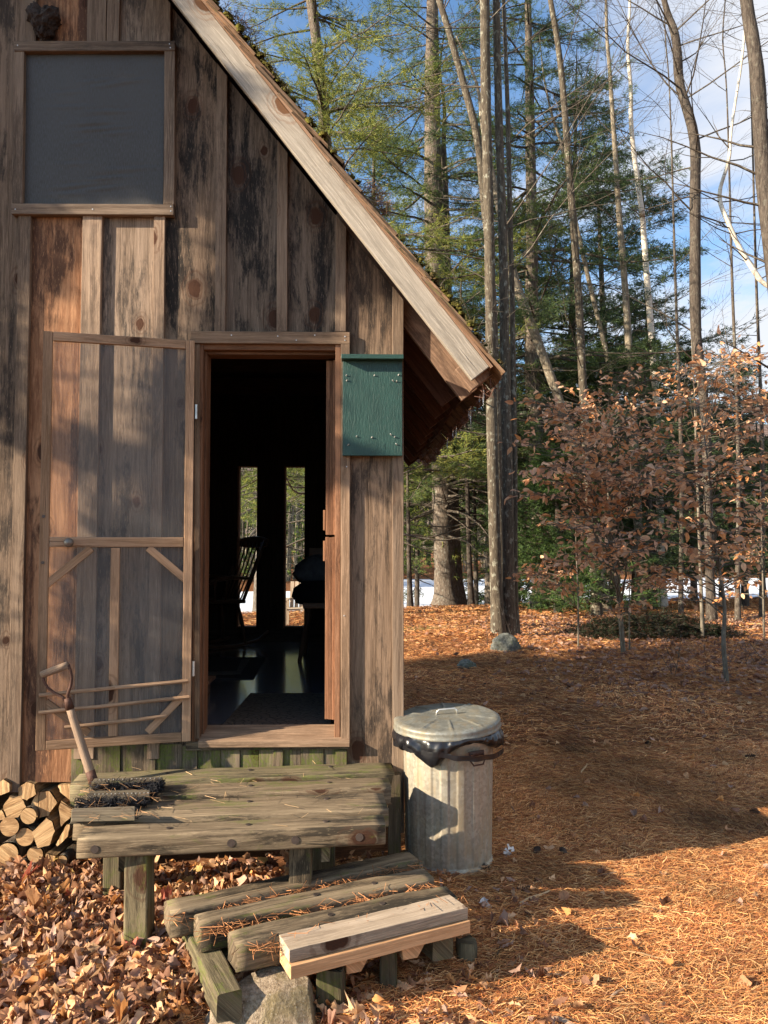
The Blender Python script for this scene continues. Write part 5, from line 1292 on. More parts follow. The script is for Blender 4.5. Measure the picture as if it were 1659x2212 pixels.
# far side trees seen through the doorway
for i, (px, Yd, w_) in enumerate(((545, 36, 6), (532, 37, 4), (628, 36.5, 7), (640, 38, 5), (652, 37, 5), (560, 39, 4))):
    bare_tree(['leaning pale trunk seen through the left back window', 'thin trunk deep in the view through the left back window', 'thick pale trunk seen through the right back window', 'thin upright trunk centred in the right back window', 'thin trunk at the right side of the right back window', 'thin trunk hidden behind the wall between the back windows'][i], [[(px+14, 900, w_*.6), (px+8, 1050, w_*.8), (px, 1180, w_), (px-6, 1268, w_*1.2)]], Yd, 'bark_pale', 60+i, nb=26, bl=2.6, zmin=.2, r=.018, group='bare trunks beyond the back windows', up=0, ang=.9)

# --- conifers
def gz(px, Yd): q = onY(px, 1300, Yd); return np.array([q[0], Yd, float(G_(q[0], Yd))])
conifer('white_pine', 'twin-trunked big pine on a needle mound by the pond', None, 0, 3.5, 6.0, 100, .16, .016, 7, PINE, 0, 101, path=path_px([(934, 0, 26), (934, 200, 34), (936, 400, 40), (940, 560, 44), (948, 760, 44), (955, 1000, 45), (958, 1150, 46), (962, 1250, 49), (965, 1298, 56)], 20), dead=60, group='white pines')
tw = bare_tree('second trunk of the big pine pair, rising close on its right', [[(962, 400, 14), (968, 700, 20), (974, 930, 24), (977, 1060, 27), (981, 1200, 31), (985, 1298, 40)]], 20.4, 'bark_pine', 102, nb=20, zmin=2.6, bl=2.4, up=0, name='white_pine', cat='pine tree', group='white pines', depth=1)
conifer('white_pine', 'pine with sunlit yellow-green boughs behind the roof slope', None, 0, 3.0, 5.5, 105, .16, .016, 8, PINEY, 0, 103, path=path_px([(672, 0, 22), (688, 130, 24), (700, 250, 26), (706, 400, 27), (715, 700, 30), (725, 1000, 34), (730, 1300, 40)], 15), dead=40, group='white pines')
conifer('white_pine', 'many-limbed pine in the middle of the wood behind the leaning trunk', None, 0, 2.5, 6.0, 110, .17, .017, 7, DARK+PINE[:2], 0, 104, path=path_px([(1140, 0, 14), (1146, 300, 22), (1148, 486, 25), (1149, 700, 30), (1153, 870, 34), (1165, 1080, 38), (1180, 1295, 50)], 19), dead=50, group='white pines')
cl = [ # px, Y, H, crown0, spread, nbr, k, tones, shape, label
 (560, 21, 19, 4, 4.5, 60, 8, PINEY, 'pine', 'yellow-green pine mostly hidden by the roof'),
 (800, 22.5, 19, 4, 4.8, 80, 8, PINEY, 'pine', 'bright pine in the gap between roof and big pine'),
 (1060, 23.5, 19, 5, 4.6, 70, 8, PINE, 'pine', 'tall pine far behind the three-trunk clump'),
 (1225, 22, 20, 4, 4.8, 85, 9, DARK, 'pine', 'tall dark pine behind the slim straight trunk'),
 (1330, 23.5, 18, 3, 4.6, 85, 9, DARK+PINE[:2], 'pine', 'dark pine whose boughs fill the sky left of the birch'),
 (1425, 24.5, 17.5, 3, 4.4, 80, 9, DARK, 'pine', 'dark pine thinning out towards the white sky'),
 (1560, 24, 7.5, 1, 3.4, 45, 9, DARK, 'spruce', 'low dark spruce under the blue patch at the right'),
 (1650, 23.5, 7, 1, 3.0, 45, 9, DARK, 'spruce', 'low dark spruce at the right edge'),
 (1205, 15.5, 4.2, .3, 2.4, 70, 13, HEM, 'spruce', 'small bright hemlock left of the copper leaves'),
 (1300, 19, 8, .4, 2.6, 60, 9, HEM, 'spruce', 'hemlock behind the left part of the copper beech'),
 (1410, 17, 7.5, .9, 2.6, 70, 9, DARK, 'spruce', 'dark hemlock behind the middle of the copper beech'),
 (1500, 20, 8, 1.0, 2.7, 60, 9, HEM, 'spruce', 'hemlock behind the right part of the copper beech'),
 (1610, 18, 7, 1.0, 2.5, 60, 9, DARK, 'spruce', 'hemlock near the right edge beyond the saplings'),
 (900, 22, 6.0, 1.6, 2.0, 34, 8, PINE, 'spruce', 'feathery hemlock between cabin corner and big pine'),
 (1030, 23, 7, 1.8, 2.2, 36, 8, PINE, 'spruce', 'feathery hemlock right of the big pine'),
 (1120, 24, 8, .5, 2.6, 50, 8, HEM, 'spruce', 'hemlock just right of the three-trunk clump'),
 (1370, 22, 10.5, 1.2, 3.4, 70, 9, DARK, 'spruce', 'taller dark spruce filling the gap above the copper leaves'),
 (1240, 21, 9.5, 1.2, 3.2, 65, 9, DARK, 'spruce', 'dark spruce behind the leaning trunk'),
]
for i, (px, Yd, H, c0, spd, nb, k, tns, shp, lab) in enumerate(cl):
    pine = shp == 'pine'
    conifer('white_pine' if pine else 'hemlock_tree', lab, gz(px, Yd), H, c0, spd*1.12, int(nb*1.2), .17 if pine else .13, .020+.0007*(Yd-15), max(4, int(k*(.62 if pine else .75))), tns, .20 if pine else .09, 200+i, lean=(random.uniform(-.03, .03), 0), shape=shp, dead=34 if pine else 12, cat='pine tree' if pine else 'hemlock', group='white pines' if pine else 'hemlocks in the understorey', mat='bark_pine' if pine else 'bark_dark')
# --- far wood across the pond: one mass
random.seed(5); TP = []; TD = []; out = []
for k in range(190):
    x = random.uniform(-32, 55); yb_ = shore(x)+1.5+random.random()**1.5*16; H = random.uniform(5, 10)*(1+.15*(yb_-45)/15); gx = float(zp+.8)
    out.append((np.array([x, yb_, gx]), np.array([x+random.uniform(-.3, .3), yb_, gx+H]), .11, .02))
    nb_ = int(60*H/7)
    for b in range(nb_):
        f = random.random(); L = (1-f)**.7*1.7*random.uniform(.3, 1)+.1; az = random.uniform(0, 6.283); d = np.array([math.cos(az), math.sin(az), -.15]); TP.append(np.array([x, yb_, gx+.2+H*f])+d*L); TD.append(d)
for k in range(160):
    x = random.uniform(-32, 55); yb_ = shore(x)+.4+random.random()*3; H = random.uniform(3, 8); b0 = np.array([x, yb_, zp+.4]); dr = np.array([random.uniform(-.12, .12), 0, 1.]); out.append((b0, b0+dr*H, .06, .02))
    for _ in range(9): grow(out, b0+dr*H*random.uniform(.2, 1), np.array([random.gauss(0, 1), random.gauss(0, .5), random.uniform(-.1, .6)]), 1.6, .02, 0)
root = thing('far_wood', 'mixed evergreen wood along the far shore of the frozen pond', 'woodland', (0, 50, 0)); root['kind'] = 'stuff'
o = build_segs('trunks', out, M['bark_pale'], root); o['kind'] = 'stuff'
V, Fc, t = blades(TP, TD, 9, .42, .085, .6, PINE+PINEY[:2]+HEM[:2], 5, .1); o = tris_obj('crowns', V, Fc, M['needle'], root, tone=t); o['kind'] = 'stuff'

# ================================================================ COPPER BEECH SAPLINGS
def leaf_template(kind):
    if kind == 'beech':
        p = [(0, 0), (.10, .18), (.30, .27), (.55, .25), (.8, .13), (1, 0), (.8, -.13), (.55, -.25), (.30, -.27), (.10, -.18)]; c = (.5, 0)
    elif kind == 'maple':
        p = [(.02, .04), (.08, .26), (.02, .38), (.20, .42), (.32, .53), (.42, .42), (.60, .42), (.68, .26), (.84, .17), (.96, .02), (.84, -.15), (.66, -.27), (.62, -.42), (.42, -.42), (.30, -.54), (.20, -.42), (.03, -.38), (.09, -.25)]; c = (.4, 0)
    else:
        p = [(0, .02), (.2, .16), (.28, .10), (.42, .24), (.5, .14), (.66, .22), (.72, .12), (1, .0), (.72, -.12), (.66, -.22), (.5, -.14), (.42, -.24), (.28, -.10), (.2, -.16)]; c = (.5, 0)
    return np.array([c]+p)
def leaves(name, P, D, Nn, size, kind, mat, parent, tones, curl=.35, seed_=3, cr=.06):
    """P origins, D direction of the midrib, Nn approximate normal"""
    r_ = np.random.default_rng(seed_); T = leaf_template(kind); n = len(P); k = len(T)
    P = np.asarray(P, float); D = np.asarray(D, float); D = D/np.linalg.norm(D, axis=1)[:, None]; S = np.cross(Nn, D); S /= (np.linalg.norm(S, axis=1)[:, None]+1e-9); N_ = np.cross(D, S)
    sz = size*r_.uniform(.6, 1.2, n); c1 = r_.normal(0, curl, n); c2 = r_.normal(.25, curl, n); tw_ = r_.normal(0, curl*.8, n)
    x = T[None, :, 0]-.5; y_ = np.broadcast_to(T[None, :, 1], (n, k)); x = np.broadcast_to(x, (n, k))
    z = c1[:, None]*x*x+(c2[:, None]*np.abs(y_)*1.1)+tw_[:, None]*x*y_*2+r_.normal(0, cr, (n, k)); yy_ = y_*(1-.35*np.abs(c2)[:, None].clip(0, .9))
    V = P[:, None, :]+sz[:, None, None]*((x+.5)[:, :, None]*D[:, None, :]+yy_[:, :, None]*S[:, None, :]+z[:, :, None]*N_[:, None, :])
    V = V.reshape(-1, 3); b = np.arange(n)[:, None]*k; idx = np.arange(1, k); nxt = np.roll(idx, -1)
    Fc = np.stack([np.zeros(k-1, int)[None, :]+b, idx[None, :]+b, nxt[None, :]+b], -1).reshape(-1, 3)
    tt = np.asarray(tones)[r_.integers(0, len(tones), n)]*r_.uniform(.7, 1.25, (n, 1)); tt = np.repeat(tt, k-1, 0)*r_.uniform(.9, 1.1, (n*(k-1), 1))
    return tris_obj(name, V, Fc, mat, parent, tone=tt)
COP = [(.66, .34, .17), (.74, .42, .23), (.54, .25, .12), (.64, .38, .24), (.80, .50, .30), (.62, .27, .10)]
def beech(label, stem, Yd, r0, targets, seed_, lsize=.115, nleaf=9, group='young copper-leaved beeches', cat='beech sapling'):
    random.seed(seed_); P = [onY(px, py, Yd) for px, py in stem][::-1]; P[0] = np.array([P[0][0], P[0][1], float(G_(P[0][0], P[0][1]))-.05]); sm = catmull(P, 4); n = len(sm); rad = [r0*(1-.75*i/(n-1)) for i in range(n)]
    root = thing('beech_sapling', label, cat, tuple(sm[0]), group); trunk_obj('trunk', sm, rad, M['beechbark'], root, 10, .04)
    out = []; LP = []; LD = []
    for (px, py, yt) in targets:
        t = onY(px, py, yt); i = int(np.argmin([abs(s[2]-(t[2]-.25*np.linalg.norm(t[:2]-s[:2])))+.0 for s in sm])); i = min(max(i, 3), n-1); s = sm[i]; v = t-s; L = np.linalg.norm(v); m_ = max(4, int(L/.22)); prev = s; rr = min(rad[i]*.5, .004+.006*L)
        for q in range(1, m_+1):
            f = q/m_; p = s+v*f+np.array([random.gauss(0, .025), random.gauss(0, .025), .16*L*math.sin(f*math.pi)*.6+random.gauss(0, .02)]); out.append((prev, p, rr*(1-.8*(f-1/m_)), rr*(1-.8*f)+.0015))
            if f > .25:
                for _ in range(3):
                    dv = v/L; side = np.cross(dv, (0, 0, 1.)); side /= np.linalg.norm(side); sg = random.choice((-1, 1)); td = dv*random.uniform(.4, .9)+side*sg*random.uniform(.4, 1)+np.array([0, 0, random.uniform(-.2, .25)]); td /= np.linalg.norm(td); tl_ = random.uniform(.18, .5)*(1.15-f*.5); e = p+td*tl_; out.append((p, e, .0035, .0018))
                    for g2 in np.linspace(.25, 1, max(3, int(tl_/.05))):
                        if random.random() < .31: LP.append(p+(e-p)*g2); ld = td*.7+np.array([random.gauss(0, .5), random.gauss(0, .5), random.gauss(-.35, .4)]); LD.append(ld)
            prev = p
    build_segs('branches', out, M['beechbark'], root, 4)
    Nn = rng.normal(0, .55, (len(LP), 3))+np.array([0, 0, 1.]); leaves('crown', LP, LD, Nn, lsize, 'beech', M['beechleaf'], root, COP, .35, seed_, .03)
    return root
def tg(n, x0, x1, y0, y1, Ya, Yb_, seed_):
    r_ = random.Random(seed_); return [(r_.uniform(x0, x1), r_.uniform(y0, y1), r_.uniform(Ya, Yb_)) for _ in range(n)]
beech('nearest copper beech sapling, its forked stem at the right', [(1520, 930), (1535, 1050), (1540, 1153), (1554, 1233), (1565, 1312), (1563, 1390), (1571, 1478)], 5.0, .030, [(1333, 1067, 4.2), (1653, 1037, 4.6), (1429, 1094, 4.4)]+tg(34, 1360, 1700, 860, 1230, 3.0, 6.5, 1)+tg(9, 1480, 1680, 700, 900, 4, 6.5, 2)+tg(8, 1420, 1680, 1180, 1300, 4, 6, 3), 301, .10)
beech('taller copper beech sapling spreading left towards the tree clump', [(1305, 930), (1312, 1040), (1318, 1128), (1326, 1185), (1333, 1256), (1340, 1330), (1347, 1405)], 7.9, .042, [(1118, 1020, 4.6), (1125, 960, 5.0)]+tg(44, 1130, 1460, 850, 1210, 4.0, 8.5, 4)+tg(12, 1230, 1420, 800, 900, 6, 8.5, 5)+tg(7, 1130, 1350, 1130, 1190, 6, 8.5, 6), 302, .105)
beech('thin beech sapling left of the taller one', [(1243, 1120), (1245, 1200), (1249, 1290), (1249, 1395)], 8.4, .018, tg(9, 1135, 1290, 1215, 1275, 6.5, 9, 7), 303, .12)
beech('short beech sapling close beside the taller stem', [(1362, 1230), (1359, 1300), (1360, 1404)], 8.1, .016, tg(7, 1330, 1430, 1230, 1330, 6.8, 8.4, 8), 304, .12)
beech('beech sapling rising behind, topmost copper leaves against the sky', [(1492, 700), (1500, 850), (1505, 1000), (1512, 1200), (1518, 1370)], 9.5, .035, tg(16, 1420, 1690, 760, 920, 7, 10.5, 9)+tg(14, 1440, 1700, 900, 1180, 7, 10, 10), 305, .11)
beech('beech sapling at the far right with sparse leaves', [(1642, 1040), (1645, 1150), (1648, 1260), (1650, 1345)], 9.6, .02, tg(16, 1560, 1700, 1060, 1300, 8, 11, 11), 306, .12)
beech('low beech sprig sunlit in orange near the pond', [(1420, 1235), (1424, 1265), (1428, 1310)], 17, .012, tg(9, 1380, 1530, 1225, 1275, 15, 18, 12), 307, .16)
# underbrush twigs
for i, (px, py, lab) in enumerate(((1480, 1455, 'leafless brush on the leaf litter, left of the near beech'), (1620, 1440, 'leafless brush at the right edge beyond the needles'), (1560, 1340, 'dry brush tangle at the foot of the beeches'), (1080, 1392, 'small bare twigs sprouting at the left of the boulder'), (1640, 1330, 'dry brush tangle furthest right'))):
    random.seed(70+i); q = onZ(px, py, .05); out = []
    for _ in range(9 if i != 3 else 5):
        d = np.array([random.gauss(0, .45), random.gauss(0, .45), 1.]); grow(out, np.array([q[0]+random.gauss(0, .22), q[1]+random.gauss(0, .3), float(G_(q[0], q[1]))-.02]), d/np.linalg.norm(d), random.uniform(.4, .9), .005, 1, .1, .5, 4)
    root = thing('brush', lab, 'brush', tuple(q), 'leafless undergrowth'); build_segs('twigs', out, M['twig'], root)
# dark pile of cut hemlock boughs
random.seed(91); c = onZ(1400, 1345, .25); TP = []; TD = []; out = []
for _ in range(420):
    a = random.uniform(0, 6.283); rr = random.random()**.5; x = math.cos(a)*rr*1.55; y_ = math.sin(a)*rr*.7; h = .42*(1-rr*rr)+.03; p = np.array([c[0]+x, c[1]+y_, G_(c[0], c[1])+h*random.uniform(.5, 1)]); d = np.array([random.gauss(0, 1), random.gauss(0, 1), random.uniform(-.3, .3)]); d /= np.linalg.norm(d); out.append((p-d*.3, p+d*.3, .006, .003))
    for s_ in np.linspace(-.3, .3, 6): TP.append(p+d*s_); TD.append(d)
bp = thing('brush_pile', 'dark heap of cut evergreen boughs on the ground behind the beeches', 'brush pile', (c[0], c[1], float(G_(c[0], c[1])))); build_segs('sticks', out, M['bark_dark'], bp)
V, Fc, t = blades(TP, TD, 9, .10, .012, .6, [(.015, .024, .012), (.022, .032, .014), (.06, .03, .018)], 9); tris_obj('needles', V, Fc, M['needle'], bp, tone=t)
# rocks, stump
def boulder(name, lab, px0, px1, pyb, pyt, seed_, dz=0):
    b = onZ((px0+px1)/2, pyb, float(0)); d = b[1]+4.08; r = (px1-px0)*d/F/2; x, y = b[0], b[1]+r*.6; h = (pyb-pyt)*d/F
    rock(name, lab, (x, y, float(G_(x, y))+h*.30), r, M['greystone'], seed_, (1, .8, h*.75/r), None, rough=.25, group='grey rocks in the needles')
boulder('boulder', 'rounded grey boulder at the foot of the three-trunk clump', 1063, 1128, 1412, 1378, 5.5)
boulder('small_rock', 'small dark rock on the needles between cabin corner and boulder', 990, 1028, 1446, 1429, 8.5)
sp2 = gz(1166, 17.2); stp = thing('tree_stump', 'sawn tree stump on the mound near the pond', 'stump', tuple(sp2)); m = MB()
m.tube([sp2-np.array((0, 0, .1)), sp2+np.array((0, 0, .1)), sp2+np.array((0, 0, .36))], [.36, .30, .27], 16, jit=.12); m.build('stump_side', M['bark_pine'], stp, smooth=True)
m = MB(); m.tube([sp2+np.array((0, 0, .361)), sp2+np.array((0, 0, .37))], .25, 16, jit=.1); m.build('cut_face', M['split'], stp)
# chair outdoors seen through the right back window
oc = gz(648, 12.4); och = thing('garden_chair', 'pale slatted wooden chair outside, seen through the right back window', 'garden chair', tuple(oc))
sx = .01
m = MB(); m.abox(oc[0]-.25, oc[0]+.25, 12.15, 12.65, oc[2]+.34, oc[2]+.37, (1, 0, 0)); m.build('seat', M['outchair'], och)
for k in range(5): m = MB(); m.box((oc[0]-.2+.1*k, 12.72, oc[2]+.62), (.04, 0, 0), (0, .01, 0), (0, .08, .30), (0, 0, 1)); m.build('back_slat', M['outchair'], och)
for a in (-.27, .27):
    m = MB(); m.abox(oc[0]+a-.05, oc[0]+a+.05, 12.0, 12.7, oc[2]+.55, oc[2]+.575, (0, 1, 0)); m.build('arm', M['outchair'], och)
    m = MB(); m.abox(oc[0]+a-.02, oc[0]+a+.02, 12.05, 12.15, oc[2], oc[2]+.549, (0, 0, 1)); m.build('leg', M['outchair'], och)
    m = MB(); m.abox(oc[0]+a-.02, oc[0]+a+.02, 12.55, 12.65, oc[2], oc[2]+.549, (0, 0, 1)); m.build('leg', M['outchair'], och)

# ================================================================ LITTER ON THE GROUND
def inframe_pts(n, dmin, dmax, seed_, x0=-60, x1=1720, pw=1.0):
    """random ground points, even on the ground, in a wedge before the camera"""
    r_ = np.random.default_rng(seed_); d = np.sqrt(r_.uniform(dmin**2, dmax**2, n)); px = r_.uniform(x0, x1, n)
    x = (px-829.5)/F*d+math.tan(YAW)*d; y = d-4.08; return x, y
def clear(x, y):
    k = ~((x < XC+.0) & (y > .02) & (y < YB+.05) & (x > XL)); return k & ~(((x-canx)**2+(y-cany)**2) < .225**2)
def needles(name, n, dmin, dmax, L, wd, seed_, lift, tones, az0=None, azs=.7, label=None):
    r_ = np.random.default_rng(seed_); x, y = inframe_pts(n, dmin, dmax, seed_+1); k = clear(x, y); x, y = x[k], y[k]; n = len(x)
    sw = np.array([mnoise.noise(Vector((a*.8, b*.8, seed_))) for a, b in zip(x[::1], y[::1])]) if n < 400000 else 0
    az = (az0 if az0 is not None else .15)+sw*2.2+r_.normal(0, azs, n); tl_ = r_.normal(0, .13, n)
    D = np.stack([np.cos(az)*np.cos(tl_), np.sin(az)*np.cos(tl_), np.sin(tl_)], 1); S = np.stack([-np.sin(az), np.cos(az), r_.normal(0, .4, n)], 1); S /= np.linalg.norm(S, axis=1)[:, None]
    z = G_(x, y)+r_.uniform(0.0, lift, n)+.010*sw; C0 = np.stack([x, y, z], 1); l = L*r_.uniform(.5, 1.2, (n, 1)); bend = S*(l*r_.normal(0, .12, (n, 1))); 
    A = C0-D*l/2; Bm = C0+bend+np.array([0, 0, .004]); E_ = C0+D*l/2; h = wd/2
    V = np.stack([A-S*h, A+S*h, Bm-S*h, Bm+S*h, E_-S*h, E_+S*h], 1).reshape(-1, 3); b = np.arange(n)[:, None]*6
    Fq = np.concatenate([b+np.array([[0, 1, 3, 2]]), b+np.array([[2, 3, 5, 4]])]); sp3 = np.array([mnoise.noise(Vector((a_*2.6+9, b_*2.6, 3))) for a_, b_ in zip(x, y)]); t = np.asarray(tones)[r_.integers(0, len(tones), n)]*r_.uniform(.6, 1.3, (n, 1))*np.clip(1+.55*sw+.4*sp3, .35, 1.5)[:, None]; t = np.concatenate([t, t])
    o = tris_obj(name, V, Fq, M['litter'], None, tone=t); tag(o, label, 'twigs' if 'twig' in name else 'pine needles', None, 'stuff'); return o
NT = [(.66, .30, .10), (.54, .215, .075), (.74, .39, .15), (.38, .14, .055), (.78, .47, .21), (.24, .09, .045)]
needles('pine_needles', 290000, 2.5, 6.5, .075, .0020, 401, .022, NT, label='orange-brown pine needle carpet over the near ground')
needles('pine_needles', 160000, 6.0, 14, .09, .0042, 402, .03, NT, label='pine needle carpet farther off beside the cabin')
needles('pine_needles', 60000, 13, 26, .14, .014, 403, .04, NT, label='sunlit pine needle carpet in front of the pond')
needles('twigs_on_ground', 1100, 2.5, 12, .16, .006, 404, .02, [(.10, .065, .045), (.16, .11, .08), (.05, .035, .025)], azs=1.5, label='dark broken twigs strewn over the needle carpet')
def leafpts(n, box, seed_, mound=0.0, lift=.05, dens=None):
    r_ = np.random.default_rng(seed_); x = r_.uniform(box[0], box[1], n); y = r_.uniform(box[2], box[3], n)
    k = clear(x, y)
    k &= ((x+.40)/.27)**2+((y+1.46)/.24)**2 > 1
    if dens is not None: k &= r_.uniform(0, 1, n) < dens(x, y)
    x, y = x[k], y[k]; n = len(x); z = G_(x, y)+r_.uniform(0.005, lift, n)
    az = r_.uniform(0, 6.283, n); D = np.stack([np.cos(az), np.sin(az), r_.normal(0, .30, n)], 1); Nn = r_.normal(0, .55, (n, 3))+np.array([0, 0, 1.]); return np.stack([x, y, z], 1), D, Nn
LT = [(.52, .28, .145), (.60, .37, .21), (.42, .21, .11), (.48, .31, .23), (.26, .13, .08), (.66, .42, .23), (.60, .28, .10), (.36, .23, .17), (.55, .31, .16), (.20, .10, .06)]
LTR = LT*3+[(.40, .12, .08), (.60, .42, .16), (.52, .26, .10)]
dl = lambda x, y: np.clip((.05-x-.25*(y+1.2))/.5, 0, 1)*np.clip((y+1.75)/.35+.45, .12, 1)
P, D, Nn = leafpts(15000, (-2.6, .3, -1.9, .45), 501, lift=.07, dens=dl)
o = leaves('fallen_leaves', P[::3], D[::3], Nn[::3], .064, 'maple', M['leaf'], None, LTR, .9, 502, .11); tag(o, 'thick drift of dry maple leaves at the left in front of the woodpile', 'leaves', None, 'stuff')
pk = np.arange(len(P)) % 3 > 0; o = leaves('fallen_leaves', P[pk], D[pk], Nn[pk], .060, 'beech', M['leaf'], None, LT, .9, 503, .09); tag(o, 'curled beech leaves mixed into the drift at the left', 'leaves', None, 'stuff')
P, D, Nn = leafpts(1500, (-.9, .75, -1.75, .0), 505, lift=.04, dens=lambda x, y: np.clip(.9-.8*np.abs(x-.0)-.0*y, .1, 1)); o = leaves('fallen_leaves', P, D, Nn, .07, 'oak', M['leaf'], None, LT, .5, 506, .06); tag(o, 'dry leaves caught under and around the timber step', 'leaves', None, 'stuff')
P, D, Nn = leafpts(550, (.2, 4, -2, 6), 507, lift=.03); o = leaves('fallen_leaves', P, D, Nn, .055, 'maple', M['leaf'], None, LT, .5, 508, .07); tag(o, 'sparse pale leaves scattered over the needle carpet', 'leaves', None, 'stuff')
P, D, Nn = leafpts(9000, (1.0, 11, 3.5, 14.5), 509, lift=.05, dens=lambda x, y: np.clip((x-1.6-.05*(y-4))/1.6, .05, 1)*np.clip((y-3.6-.0*x)/1.5, .1, 1)); o = leaves('fallen_leaves', P, D, Nn, .10, 'beech', M['leaf'], None, [(.30, .17, .12), (.36, .22, .16), (.24, .13, .095), (.40, .26, .19)], .5, 510, .06); tag(o, 'brown leaf litter under the beech saplings', 'leaves', None, 'stuff')
P, D, Nn = leafpts(2600, (.2, 6, 8, 21), 511, lift=.05); o = leaves('fallen_leaves', P, D, Nn, .10, 'beech', M['leaf'], None, [(.5, .27, .13), (.42, .22, .12)], .5, 512, .06); tag(o, 'leaves strewn over the sunlit needles by the pond', 'leaves', None, 'stuff')
# grass tuft
random.seed(8); q = onZ(920, 1366, 0); TP = [np.array([q[0]+random.gauss(0, .55), q[1]+random.gauss(0, .22), float(G_(q[0], q[1]))]) for _ in range(260)]
V, Fc, t = blades(TP, [(0, 0, 1.)]*260, 3, .09, .008, .4, [(.16, .17, .05), (.28, .22, .09)], 8); o = tris_obj('grass_tuft', V, Fc, M['needle'], None, tone=t); tag(o, 'thin pale grass tuft in the sunlit needles', 'grass', None, 'stuff')
# needles and leaves lying on the steps
def on_step(n, seeds, zz, mt=.0018):
    r_ = np.random.default_rng(seeds); out_ = []
    for _ in range(n):
        i = r_.integers(0, 3); a, b, T, pn2 = tops[i]; f = r_.random(); out_.append(a*(1-f)+b*f+pn2*(.128+.03*r_.random())+np.array([0, 0, zz]))
    return out_
o = straw('needle_litter', on_step(300, 3, -.02), 800, .07, .0022, None, M['litter'], (.42, .19, .08), .25, .012); tag(o, 'pine needles caught between the step timbers', 'pine needles', None, 'stuff')
o = straw('needle_litter', [onZ(random.uniform(180, 800), random.uniform(1660, 1780), ZD+.003) for _ in range(200)], 110, .07, .0018, None, M['litter'], (.45, .30, .16), .05, .02); tag(o, 'scattered dry needles on the deck', 'pine needles', None, 'stuff')
# pine cones, chips, sticks
def cone(px, py, lab, s=.04, rot=0):
    q = onZ(px, py, .02); r_ = random.Random(px); root = tag(None or bpy.data.objects.new('pine_cone', bpy.data.meshes.new('pine_cone')), lab, 'pine cone', 'pine cones on the needles')
    V = []; Fc = []; ax = np.array([math.cos(rot), math.sin(rot), .1])
    for k in range(70):
        f = k/70; a = k*2.4; rr = s*.38*math.sin(math.pi*(f*.85+.12)); u = np.array([-ax[1], ax[0], 0]); w_ = np.cross(ax, u); c = ax*s*2*(f-.5); o_ = u*math.cos(a)+w_*math.sin(a); tip = c+o_*rr*1.5+ax*s*.14; sd_ = np.cross(o_, ax)*s*.16
        n0 = len(V); V += [c+o_*rr*.3-sd_*.5, c+o_*rr*.3+sd_*.5, tip+sd_, tip-sd_]; Fc.append((n0, n0+1, n0+2, n0+3))
    me = root.data; me.from_pydata([tuple(v) for v in V], [], Fc); me.materials.append(M['conem']); COL.objects.link(root); root.location = (q[0], q[1], float(G_(q[0], q[1]))+.022)
M['conem'] = simple('cone_scales', (.07, .045, .032), .8)
for i, (px, py, lab) in enumerate(((1620, 1637, 'large dark open pine cone at the edge of the shade, far right'), (1160, 1862, 'small pine cone in the sun right of the trash can base'), (1217, 1857, 'brownish pine cone just right of the small one'), (1048, 1910, 'half-buried pale cone close to the step end'), (1400, 1610, 'small dark cone in the shaded needles'), (1488, 1545, 'tiny dark cone high in the shaded needles'), (1630, 1755, 'flattened cone at the far right below the large one'), (1130, 1945, 'cone beside the long wood splinter'), (1047, 1478, 'black cone near the small dark rock'))): cone(px, py, lab, .045 if i in (0,) else .032, i*.9)
def chip(px0, py0, px1, py1, w_, lab, mat='split', nm='wood_chip', t=1.0):
    a = onZ(px0, py0, .03); b = onZ(px1, py1, .03); a[2] = float(G_(a[0], a[1]))+.018; b[2] = float(G_(b[0], b[1]))+.024; m = MB(); n = 6; pts_ = [a+(b-a)*k/n+np.array([0, 0, .004*math.sin(k)]) for k in range(n+1)]; rr = [w_*(.35+.65*math.sin(math.pi*(k+.6)/(n+1.2))) for k in range(n+1)]
    m.tube(pts_, rr, 6, ell=.45, jit=.3, tone=tn(t)); o = m.build(nm, M[mat], None); c = (a+b)/2
    for v in o.data.vertices: v.co -= Vector(c)
    o.location = c; tag(o, lab, 'wood chip' if nm == 'wood_chip' else 'stick', 'chips and sticks on the ground')
chip(1122, 1968, 1187, 1942, .011, 'longest pale wood splinter lying right of the step')
chip(1255, 1668, 1268, 1650, .009, 'short pale chip in the shaded needles')
chip(1318, 2148, 1355, 2125, .007, 'curved twig in the sunlit needles at the bottom', 'handle', 'stick')
chip(1190, 2190, 1260, 2215, .013, 'thick grey stick at the bottom edge', 'handle', 'stick')
chip(1360, 2048, 1440, 2062, .006, 'thin pale stick in the needles near the bottom', 'split', 'stick')
chip(215, 1890+0, 255, 1920, .010, 'short stub of stick among the maple leaves', 'handle', 'stick')
chip(1100, 1740, 1120, 1780, .004, 'thin dark twig beside the can', 'handle', 'stick')
for i, (px, py) in enumerate(((1060, 1865), (1045, 1975), (1100, 1868))):
    q = onZ(px, py, .03); root = thing('paper_scrap', ['crumpled white scrap at the foot of the can', 'white scrap beside the right end of the step', 'grey-white flake right of the can foot'][i], 'scrap', tuple(q), 'pale scraps on the ground')
    Pq = np.array([[q[0]+random.gauss(0, .01), q[1]+random.gauss(0, .01), float(G_(q[0], q[1]))+.02+.008*k] for k in range(3)]); leaves('flake', Pq, rng.normal(0, 1, (3, 3))*(1, 1, .3), rng.normal(0, .5, (3, 3))+(0, 0, 1), .05, 'maple', M['leaf'], root, [(.75, .73, .70)], .6, i, .08)

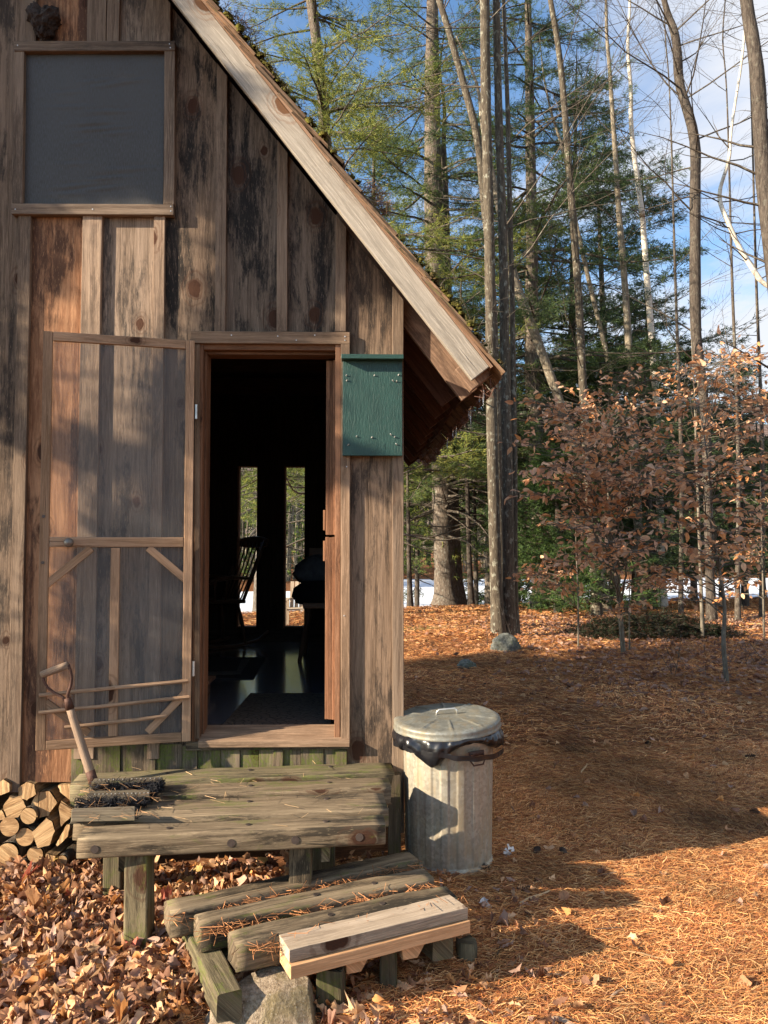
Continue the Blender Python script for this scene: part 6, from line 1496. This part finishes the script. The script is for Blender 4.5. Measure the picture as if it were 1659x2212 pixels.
# ================================================================ ADDED PINES LEFT OF THE CABIN (unseen; put in to shade wall and ground)
def shade_pine(trunk_xy, zones, seed_, label, wid=.02, dens=430):  # unseen tree; tufts set back along the sun from wall zones to shade them
    r_ = np.random.default_rng(seed_); random.seed(seed_); tx, ty = trunk_xy; gz0 = float(G_(tx, ty)); H = 15
    pts_ = [np.array([tx+.05*math.sin(k), ty, gz0-.1+H*k/10]) for k in range(11)]; rad = [.24*(1-k/11)+.02 for k in range(11)]
    root = thing('white_pine', label, 'pine tree', tuple(pts_[0]), 'unseen pines added for shade'); trunk_obj('trunk', pts_, rad, M['bark_pine'], root); out = []; TP = []; TD = []
    for (xa, xb, ya, yb, t) in zones:
        c = onY((xa+xb)/2, (ya+yb)/2, 0)-SUN*t; s = np.array([tx, ty, min(max(c[2]+.15*np.hypot(c[0]-tx, c[1]-ty), gz0+1), gz0+H-1)]); v = c-s
        for q in range(8): out.append((s+v*q/8, s+v*(q+1)/8, .03*(1-q/9), .03*(1-(q+1)/9)))
        n = int(dens*(xb-xa)*(yb-ya)/165600.)
        for _ in range(n):
            wp = onY(r_.uniform(xa, xb), r_.uniform(ya, yb), 0); p = wp-SUN*(t+r_.normal(0, .35)); d = p-c; dn_ = d/(np.linalg.norm(d)+1e-6); TP.append(p); TD.append(dn_)
            if r_.random() < .25: out.append((c+d*.3, p, .006, .003))
    build_segs('branches', out, M['twig'], root); V, Fc, t_ = blades(TP, TD, 12, .11, wid, .8, PINE, seed_, .1); tris_obj('crown', V, Fc, M['needle'], root, tone=t_)
def ground_shade_pine():  # unseen pine added so its crown shades the ground and beeches
    return conifer('white_pine', 'unseen second pine added left of the cabin to shade the ground and beeches', (-9.6, 1.5, 0), 12.5, 2.6, 2.9, 150, .2, .03, 16, PINE, .22, 811, group='unseen pines added for shade')
ground_shade_pine()
ZONES = [(-60, 490, -80, 420, 5.5), (485, 720, 40, 715, 5.5), (700, 850, 380, 640, 5.5), (-10, 62, 430, 900, 5), (60, 120, 430, 610, 5), (120, 160, 430, 540, 5),
 (335, 440, 830, 1110, 4.6), (60, 200, 935, 985, 4.6), (180, 345, 960, 1030, 4.6), (255, 440, 1110, 1600, 4.6), (165, 255, 1190, 1600, 4.6), (440, 720, 725, 1000, 5), (757, 872, 1005, 1060, 5)]
shade_pine((-8.2, -1.75), ZONES, 801, 'unseen pine added left of the cabin, boughs placed to dapple the front wall')
